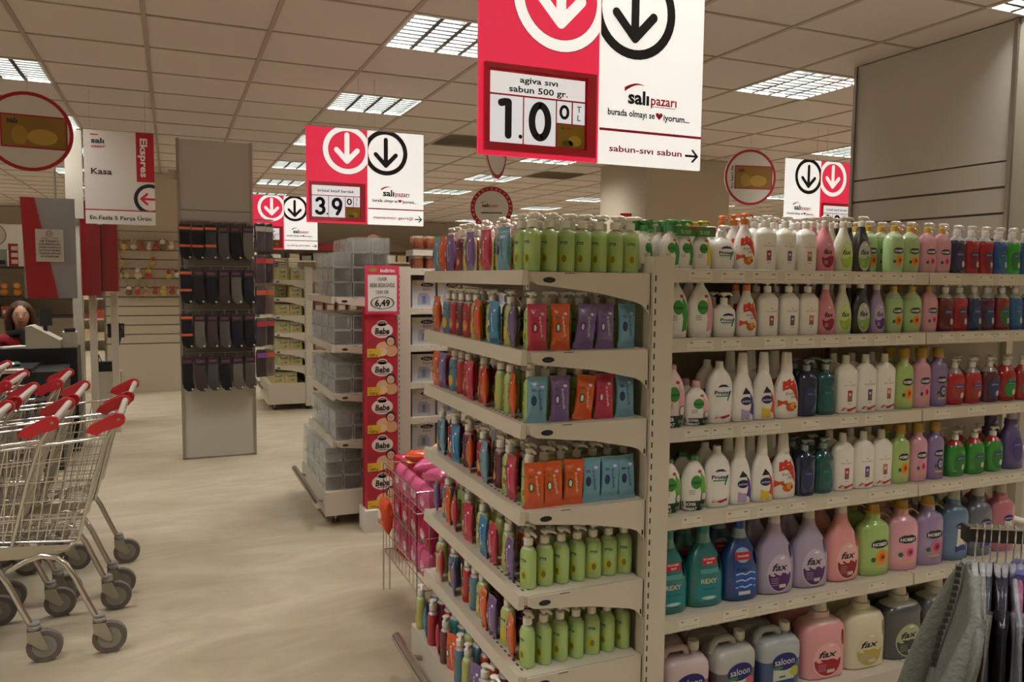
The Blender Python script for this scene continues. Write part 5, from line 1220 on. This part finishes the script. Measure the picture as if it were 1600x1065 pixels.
b = MB(); b.box(.15, .19, -.024, -.021, 1.95, 2.12, paper('#c8b8b0')); b.build('sticker', t)
for x in (.08, .26):
    b = MB(); b.box(x-.03, x+.03, .1, .16, 0, 1.31, cream); b.build('post', t)
t = thing('white_post', 'tall cream metal post with narrow board, right of the grey partition panel', 'post', (-.765, 7.9, 0))
b = MB(); b.box(-.035, .035, 0, .06, 0, CEIL-.002, mat('#c9c5b6', .45)); b.build('shaft', t)
b = MB(); b.box(-.06, .075, -.03, -.003, 1.98, 2.74, mat('#b4ae9e', .5)); b.build('side_board', t)
t = thing('scanner_stand', 'dark clutter of cables and card terminal on the counter by the posts', 'terminal', (-.60, 8.9, 0))
b = MB(); b.box(-.12, .12, -.1, .1, 0, .52, mat('#b8b2a0', .5)); b.build('cabinet', t)
b = MB(); b.box(-.09, .09, -.06, .06, .521, .62, cm); b.build('terminal_body', t)
b = MB(); b.tube([(.05, -.06, .6), (.1, -.09, .8), (.14, -.05, .95), (.1, 0, 1.0)], .012, cm, 8); b.tube([(-.05, -.06, .6), (-.08, -.1, .7), (-.1, -.1, .4), (-.09, -.11, .3)], .005, cm, 6); b.build('cable', t, 50)
b = MB(); b.box(.0, .15, -.03, .05, .86, 1.0, cm); b.build('screen', t)
# far left shelf with oddments
t = thing('kiosk_shelving', 'wall shelving with boxes and brown plush goods behind the cashier', 'shelving', (-3.6, 11.2, 0))
b = MB(); b.box(0, 2.55, .3, .4, 0, 2.1, wallm); b.build('back_panel', t)
for z in (.5, .95, 1.18, 1.55):
    b = MB(); b.box(0, 2.55, -.05, .3, z, z+.03, mat('#3a342e', .5)); b.build('shelf', t)
q = thing('grey_cabinet_box', 'grey-green metal box on the dark wall shelf at far left', 'box', (-1.95, 11.2, 1.581)); b = MB(); b.box(-.2, .14, -.02, .25, 0, .2, mat('#8a948a', .5)); b.build('case', q); b = MB(); b.box(-.05, .12, -.024, -.02, .02, .07, blackm); b.build('nameplate', q)
q = thing('price_strip', 'red strip with white price squares on the dark wall shelf', 'sign', (-1.74, 11.14, 1.581)); b = MB(); b.box(-.05, .05, 0, .01, 0, .27, paper('#a01a24')); b.build('strip', q)
for k in range(3): b = MB(); b.box(-.02, .045, -.004, 0, .03+.08*k, .08+.08*k, paper('#d0c4b8')); b.build('price_square', q)
for k in range(9):
    q = thing('plush_animal', 'brown and orange plush animal on the shelf behind the cashier, %s from the right' % ORD[k], 'toy', (-1.72-.14*k, 11.22, 1.211), rng.uniform(-.5, .5), 'plush animals behind the cashier'); c = mat(rng.choice(['#7a4a28', '#b8642c', '#c88a4a']), .9)
    b = MB(); ellipsoid(b, (0, 0, .055), (.05, .045, .055), c, 12, 8); b.build('body', q, 60); b = MB(); ellipsoid(b, (0, -.02, .135), (.038, .036, .036), mat('#d89a5a', .9), 12, 8); ellipsoid(b, (-.03, -.01, .168), (.013, .01, .013), c, 8, 6); ellipsoid(b, (.03, -.01, .168), (.013, .01, .013), c, 8, 6); b.build('head', q, 60)
for k in range(14):
    q = thing('counter_box', 'small %s goods box on the low shelf behind the cashier, %s from the right' % (['white', 'red', 'grey', 'blue'][k % 4], ORD[k]), 'box', (-1.72-.12*k, 11.2, .981), 0, 'goods boxes behind the cashier')
    b = MB(); b.box(-.05, .05, -.03, .05, 0, .1+.02*(k % 3), paper(['#c8c2b4', '#a83a34', '#8a8a88', '#4a6a92'][k % 4])); b.build('carton', q); b = MB(); b.box(-.035, .035, -.032, -.03, .03, .07, paper('#d8cfc0')); b.build('label', q)
t = thing('round_price_disc', 'small round white price disc on the wall at far left', 'sign', (-1.92, 11.1, 1.95)); b = MB(); b.loft([se_ring(.13, .13, 0, 2, 28), se_ring(.13, .13, .008, 2, 28)], paper('#c8c0b4')); o = b.build('disc', t); o.rotation_euler = (PI/2, 0, 0)
P = Print(surf=lambda x, z, l: (x, -.0085-l, z)); P.ring(0, 0, .128, .118, '#8a5a54'); P.text('3,95', 0, -.02, .05, BK, w=.12, bold=.03); P.rect(-.06, .06, .04, .055, '#7a6a68'); P.build('printed_price', t)
b = MB(); b.tube([(0, .0, .12), (0, .15, .2)], .004, steel, 5); b.build('arm', t)
# ------------------------------------------------------------------ shopping carts
def cart_parts():
    P_ = []
    hwr, hwf = .235, .19; xr, xf = .01, -.80; zr, zf = .865, .80
    bxr, bxf, bz0, bz1 = -.105, -.72, .455, .50; bwr, bwf = .195, .155
    b = MB()
    def L(a, c, t): return a+(c-a)*t
    def rim(t, s): return (L(xr, xf, t), s*L(hwr, hwf, t), L(zr, zf, t))
    def bot(t, s): return (L(bxr, bxf, t), s*L(bwr, bwf, t), L(bz0, bz1, t))
    def w3(a, c, r=.0024): b.tube([a, c], r, chrome, 4)
    for s in (-1, 1):
        for k in range(23): t = k/22; w3(rim(t, s), bot(t, s))
        for v in (.12, .24, .42, .62, .82):
            p = [tuple(L(bot(t, s)[c], rim(t, s)[c], v) for c in range(3)) for t in (0, 1)]; w3(p[0], p[1], .0028)
    for k in range(11): y = -1+.2*k; w3(rim(1, y), bot(1, y))
    for v in (.25, .5, .75):
        p = [tuple(L(bot(1, s)[c], rim(1, s)[c], v) for c in range(3)) for s in (-1, 1)]; w3(p[0], p[1], .0028)
    P_.append(('basket_sides', b.mesh('basket_sides')))
    b = MB()
    for k in range(13): t = k/12; w3(bot(t, -1), bot(t, 1))
    for k in range(13): y = -1+k/6; w3(bot(0, y), bot(1, y))
    P_.append(('basket_floor', b.mesh('basket_floor')))
    b = MB()
    for k in range(10): y = -1+2*k/9; w3(tuple(L(bot(0, y)[c], rim(0, y)[c], .03) for c in range(3)), tuple(L(bot(0, y)[c], rim(0, y)[c], .97) for c in range(3)))
    for v in (.05, .4, .7, .95): w3(*[tuple(L(bot(0, s)[c], rim(0, s)[c], v) for c in range(3)) for s in (-1, 1)], r=.0028)
    P_.append(('rear_gate', b.mesh('rear_gate')))
    b = MB(); b.tube([rim(0, -1), rim(1, -1), rim(1, 1), rim(0, 1)], .0055, chrome, 8, close=True); b.tube([bot(0, -1), bot(1, -1), bot(1, 1), bot(0, 1)], .0045, chrome, 8, close=True)
    P_.append(('rim', b.mesh('rim', 50)))
    b = MB()
    for s in (-1, 1):
        y = s*.222
        b.tube([(-.035, y, .125), (-.075, y, .22), (-.115, y, .32), (-.145, s*.215, .375), (-.18, s*.21, .405), (-.225, s*.205, .415), (-.28, s*.2, .40), (-.34, s*.19, .365), (-.45, s*.17, .29), (-.60, s*.15, .19), (-.635, s*.15, .125)], .0115, chrome, 8)
        b.tube([(.05, s*.232, .925), (.012, s*.232, .865), (-.04, s*.222, .70), (-.10, s*.203, .462), (-.15, s*.2, .43), (-.5, s*.165, .40)], .0075, chrome, 8)
        b.tube([(-.6, s*.155, .2), (-.66, s*.152, .45)], .007, chrome, 8)
    b.tube([(-.25, -.2, .41), (-.25, .2, .41)], .008, chrome, 8); b.tube([(-.6, -.15, .2), (-.6, .15, .2)], .008, chrome, 8)
    P_.append(('chassis', b.mesh('chassis', 60)))
    b = MB(); b.prism([(-.12, .445), (-.44, .468), (-.44, .415), (-.2, .408), (-.13, .425)], 'y', -.204, -.199, mat('#b8b09e', .35, metal=.4)); P_.append(('side_plate', b.mesh('side_plate')))
    b = MB(); b.tube([(.058, -.235, .938), (.058, .235, .938)], .0135, plastic('#d6d2c6'), 12); P_.append(('handle', b.mesh('handle', 50)))
    for s in (-1, 1):
        b = MB(); rp = mat('#c41d2c', .3, coat=.5)
        pts = [(-.06, .895), (-.045, .918), (.03, .955), (.05, .962), (.07, .957), (.08, .94), (.076, .922), (.062, .910), (.0, .893), (-.02, .878)]
        b.prism(pts, 'y', s*.236, s*.262, rp); b.tube([(.056, s*.262, .938), (.056, s*.2635, .938)], .006, steel, 8)
        P_.append(('handle_end', b.mesh('handle_end')))
    ty = mat('#6b6460', .75); gm = mat('#8b8780', .45)
    for xx, yy in ((0, -.222), (0, .222), (-.605, -.15), (-.605, .15)):
        b = MB(); r = .0625
        b.tube([(xx, yy-.014, r), (xx, yy+.014, r)], r, ty, 20)
        b.tube([(xx, yy-.0155, r), (xx, yy+.0155, r)], r*.68, gm, 16); b.tube([(xx, yy-.017, r), (xx, yy+.017, r)], r*.22, steel, 10)
        P_.append(('wheel', b.mesh('wheel', 40)))
        b = MB(); sx = xx-.035
        for s in (-1, 1): b.prism([(sx-.022, .128), (sx+.022, .128), (xx+.012, .066), (xx+.004, .052), (xx-.012, .056), (sx-.020, .09)], 'y', yy+s*.020-.0015, yy+s*.020+.0015, mat('#a9a597', .35, metal=.6))
        b.box(sx-.022, sx+.022, yy-.021, yy+.021, .124, .130, steel)
        b.loft([[(sx+x, yy+y, z) for x, y, _ in se_ring(rr, rr, 0, 2, 14)] for rr, z in ((.020, .130), (.024, .134), (.024, .144), (.018, .15), (.022, .153), (.02, .16))], gm)
        P_.append(('caster_fork', b.mesh('caster_fork', 40)))
    return P_
CP = cart_parts()
FILES = [('nearest', 3.645, -.257, 5), ('middle', 4.245, -.245, 5), ('third', 4.85, -.60, 4), ('farthest', 5.45, -1.0, 3)]
for nm, cy, x0, n in FILES:
    for k in range(n):
        q = thing('shopping_cart', 'chrome shopping cart with red handle ends, %s from the right in the %s nested line' % (ORD[k], nm), 'shopping cart', (x0-.223*k, cy+rng.uniform(-.008, .008), 0), rng.uniform(-.01, .01), 'nested shopping carts')
        for pn, me in CP: link(pn, me, q)
# ------------------------------------------------------------------ clothes rack
D = Vector((.86, -.51, 0)); Nn = Vector((.51, .86, 0)); A = Vector((1.376, 1.0, 1.028))
ang = math.atan2(D.y, D.x)
t = thing('clothes_rail', 'black clothes rail with chrome top edge at the lower right', 'clothes rack', tuple(A), ang)
b = MB(); b.box(0, 1.1, -.0125, .0125, -.014, .011, mat('#121014', .3)); b.build('rail_bar', t)
b = MB(); b.box(0, 1.1, -.0135, .0135, .011, .0135, chrome); b.build('top_strip', t)
b = MB(); b.box(-.004, 0, -.0145, .0145, -.016, .015, cm); b.build('end_cap', t)
b = MB(); b.box(1.07, 1.10, -.015, .015, -1.028, -.014, blackm); b.box(1.05, 1.12, -.3, .3, -1.028, -1.0, blackm); b.build('post', t)
GAR = [('sheer grey cardigan with beaded trim', '#666861', .25, .55, 0), ('pale grey blouse with chest pocket', '#6c6b65', .21, .52, .0), ('dark grey top', '#3a3a44', .19, .5, 0), ('black top', '#141318', .18, .52, 0), ('navy black top', '#1c1b2c', .18, .54, 0), ('white shirt', '#86868e', .19, .55, 0), ('pink and blue top', '#884c6c', .18, .5, 0), ('black printed dress', '#1a1418', .18, .6, 0), ('dark purple top', '#332a40', .18, .52, 0), ('white blouse', '#828084', .19, .52, 0), ('black jacket', '#121216', .20, .56, 0)]
hm_ = clear('#d8d8da', .10, .05, 'clear hanger plastic')
for k, (nm, col, hw, ln, _) in enumerate(GAR):
    s = .018+.0135*k+rng.uniform(-.001, .001)
    q = thing('hanging_garment', '%s on a clear hanger, %s from the rail tip' % (nm, ORD[k]), 'garment', tuple(A+D*s), ang+(-.34 if k == 0 else (-.36 if k == 1 else -.40+rng.uniform(-.05, .05))), 'garments on the clothes rail')
    # local: x along rail, y = plane of garment (far +)
    b = MB(); z0 = -.058
    hk = [(0, .0, z0), (0, 0, -.03), (0, -.012, -.018), (0, -.016, .0), (0, -.013, .014), (0, 0, .0185), (0, .012, .013), (0, .0165, .002)]
    b.tube(hk, .0016, chrome, 5); b.build('hook', q, 50)
    b = MB()
    for sg in (-1, 1): b.tube([(0, 0, z0-.002), (0, sg*.03, z0-.012), (0, sg*.09, z0-.032), (0, sg*.155, z0-.062)], .005, hm_, 8, rs=[.006, .0048, .0045, .004])
    b.build('hanger_arms', q, 50)
    M = mat(col, .9, bump=.5, vary=.18, scale=90)
    b = MB(); rings = []
    for z, w_, th in ((0, .05, .012), (-.015, .09, .014), (-.04, .155, .014), (-.06, hw*.86, .015), (-.10, hw*.92, .016), (-.2, hw*.95, .017), (-.32, hw, .018), (-.45, hw*1.1, .02), (-ln, hw*1.2, .022)):
        ring = []
        for j in range(40):
            a = 2*PI*j/40; y = w_*math.copysign(abs(math.cos(a))**.7, math.cos(a)); xx = th*math.sin(a)+.004*math.sin(y*55)*min(1, -z*5)+(.15 if k == 0 else .09 if k == 1 else .0)*z*min(1, -z*6)
            dz = -.0 if z > -.01 else 0
            ring.append((xx if k < 1 else xx*.5, y, z0-.012+z+dz))
        rings.append(ring)
    b.loft(rings, M); b.build('cloth', q, 60)
    for sg in (-1, 1):
        b = MB(); sh_ = .27 if k == 0 else .13 if k == 1 else .0; rr_ = .75 if k == 0 else .3 if k > 1 else .5; b.tube([(0, sg*hw*.62, z0-.050), (-sh_*.05, sg*(hw*.72), z0-.10), (-sh_*.16, sg*(hw*.8), z0-.20), (-sh_*.28, sg*(hw*.86), z0-.32), (-sh_*.44, sg*(hw*.9), z0-.48)], .03, M, 14, rs=[.012, .026*rr_, .036*rr_, .042*rr_, .036*rr_]); b.build('sleeve', q, 60)
    if k == 0:
        b = MB()
        for m_ in range(16): zz = -.03-.014*m_; b.box(-.028+.15*zz*min(1, -zz*6), -.018+.15*zz*min(1, -zz*6), .03+.001*m_, .045+.001*m_, z0+zz, z0+zz+.008, mat('#3a3432', .5))
        b.build('beaded_trim', q)
    if k == 1:
        b = MB(); b.box(-.027, -.021, -.1, -.02, z0-.26, z0-.17, mat('#8a8880', .9)); b.build('chest_pocket', q)
    if k == 6:
        b = MB(); b.tube([(0, sg2*.05, z0-.02) for sg2 in (-1, 1)], .018, mat('#4a4a78', .9), 8); b.build('collar', q, 60)
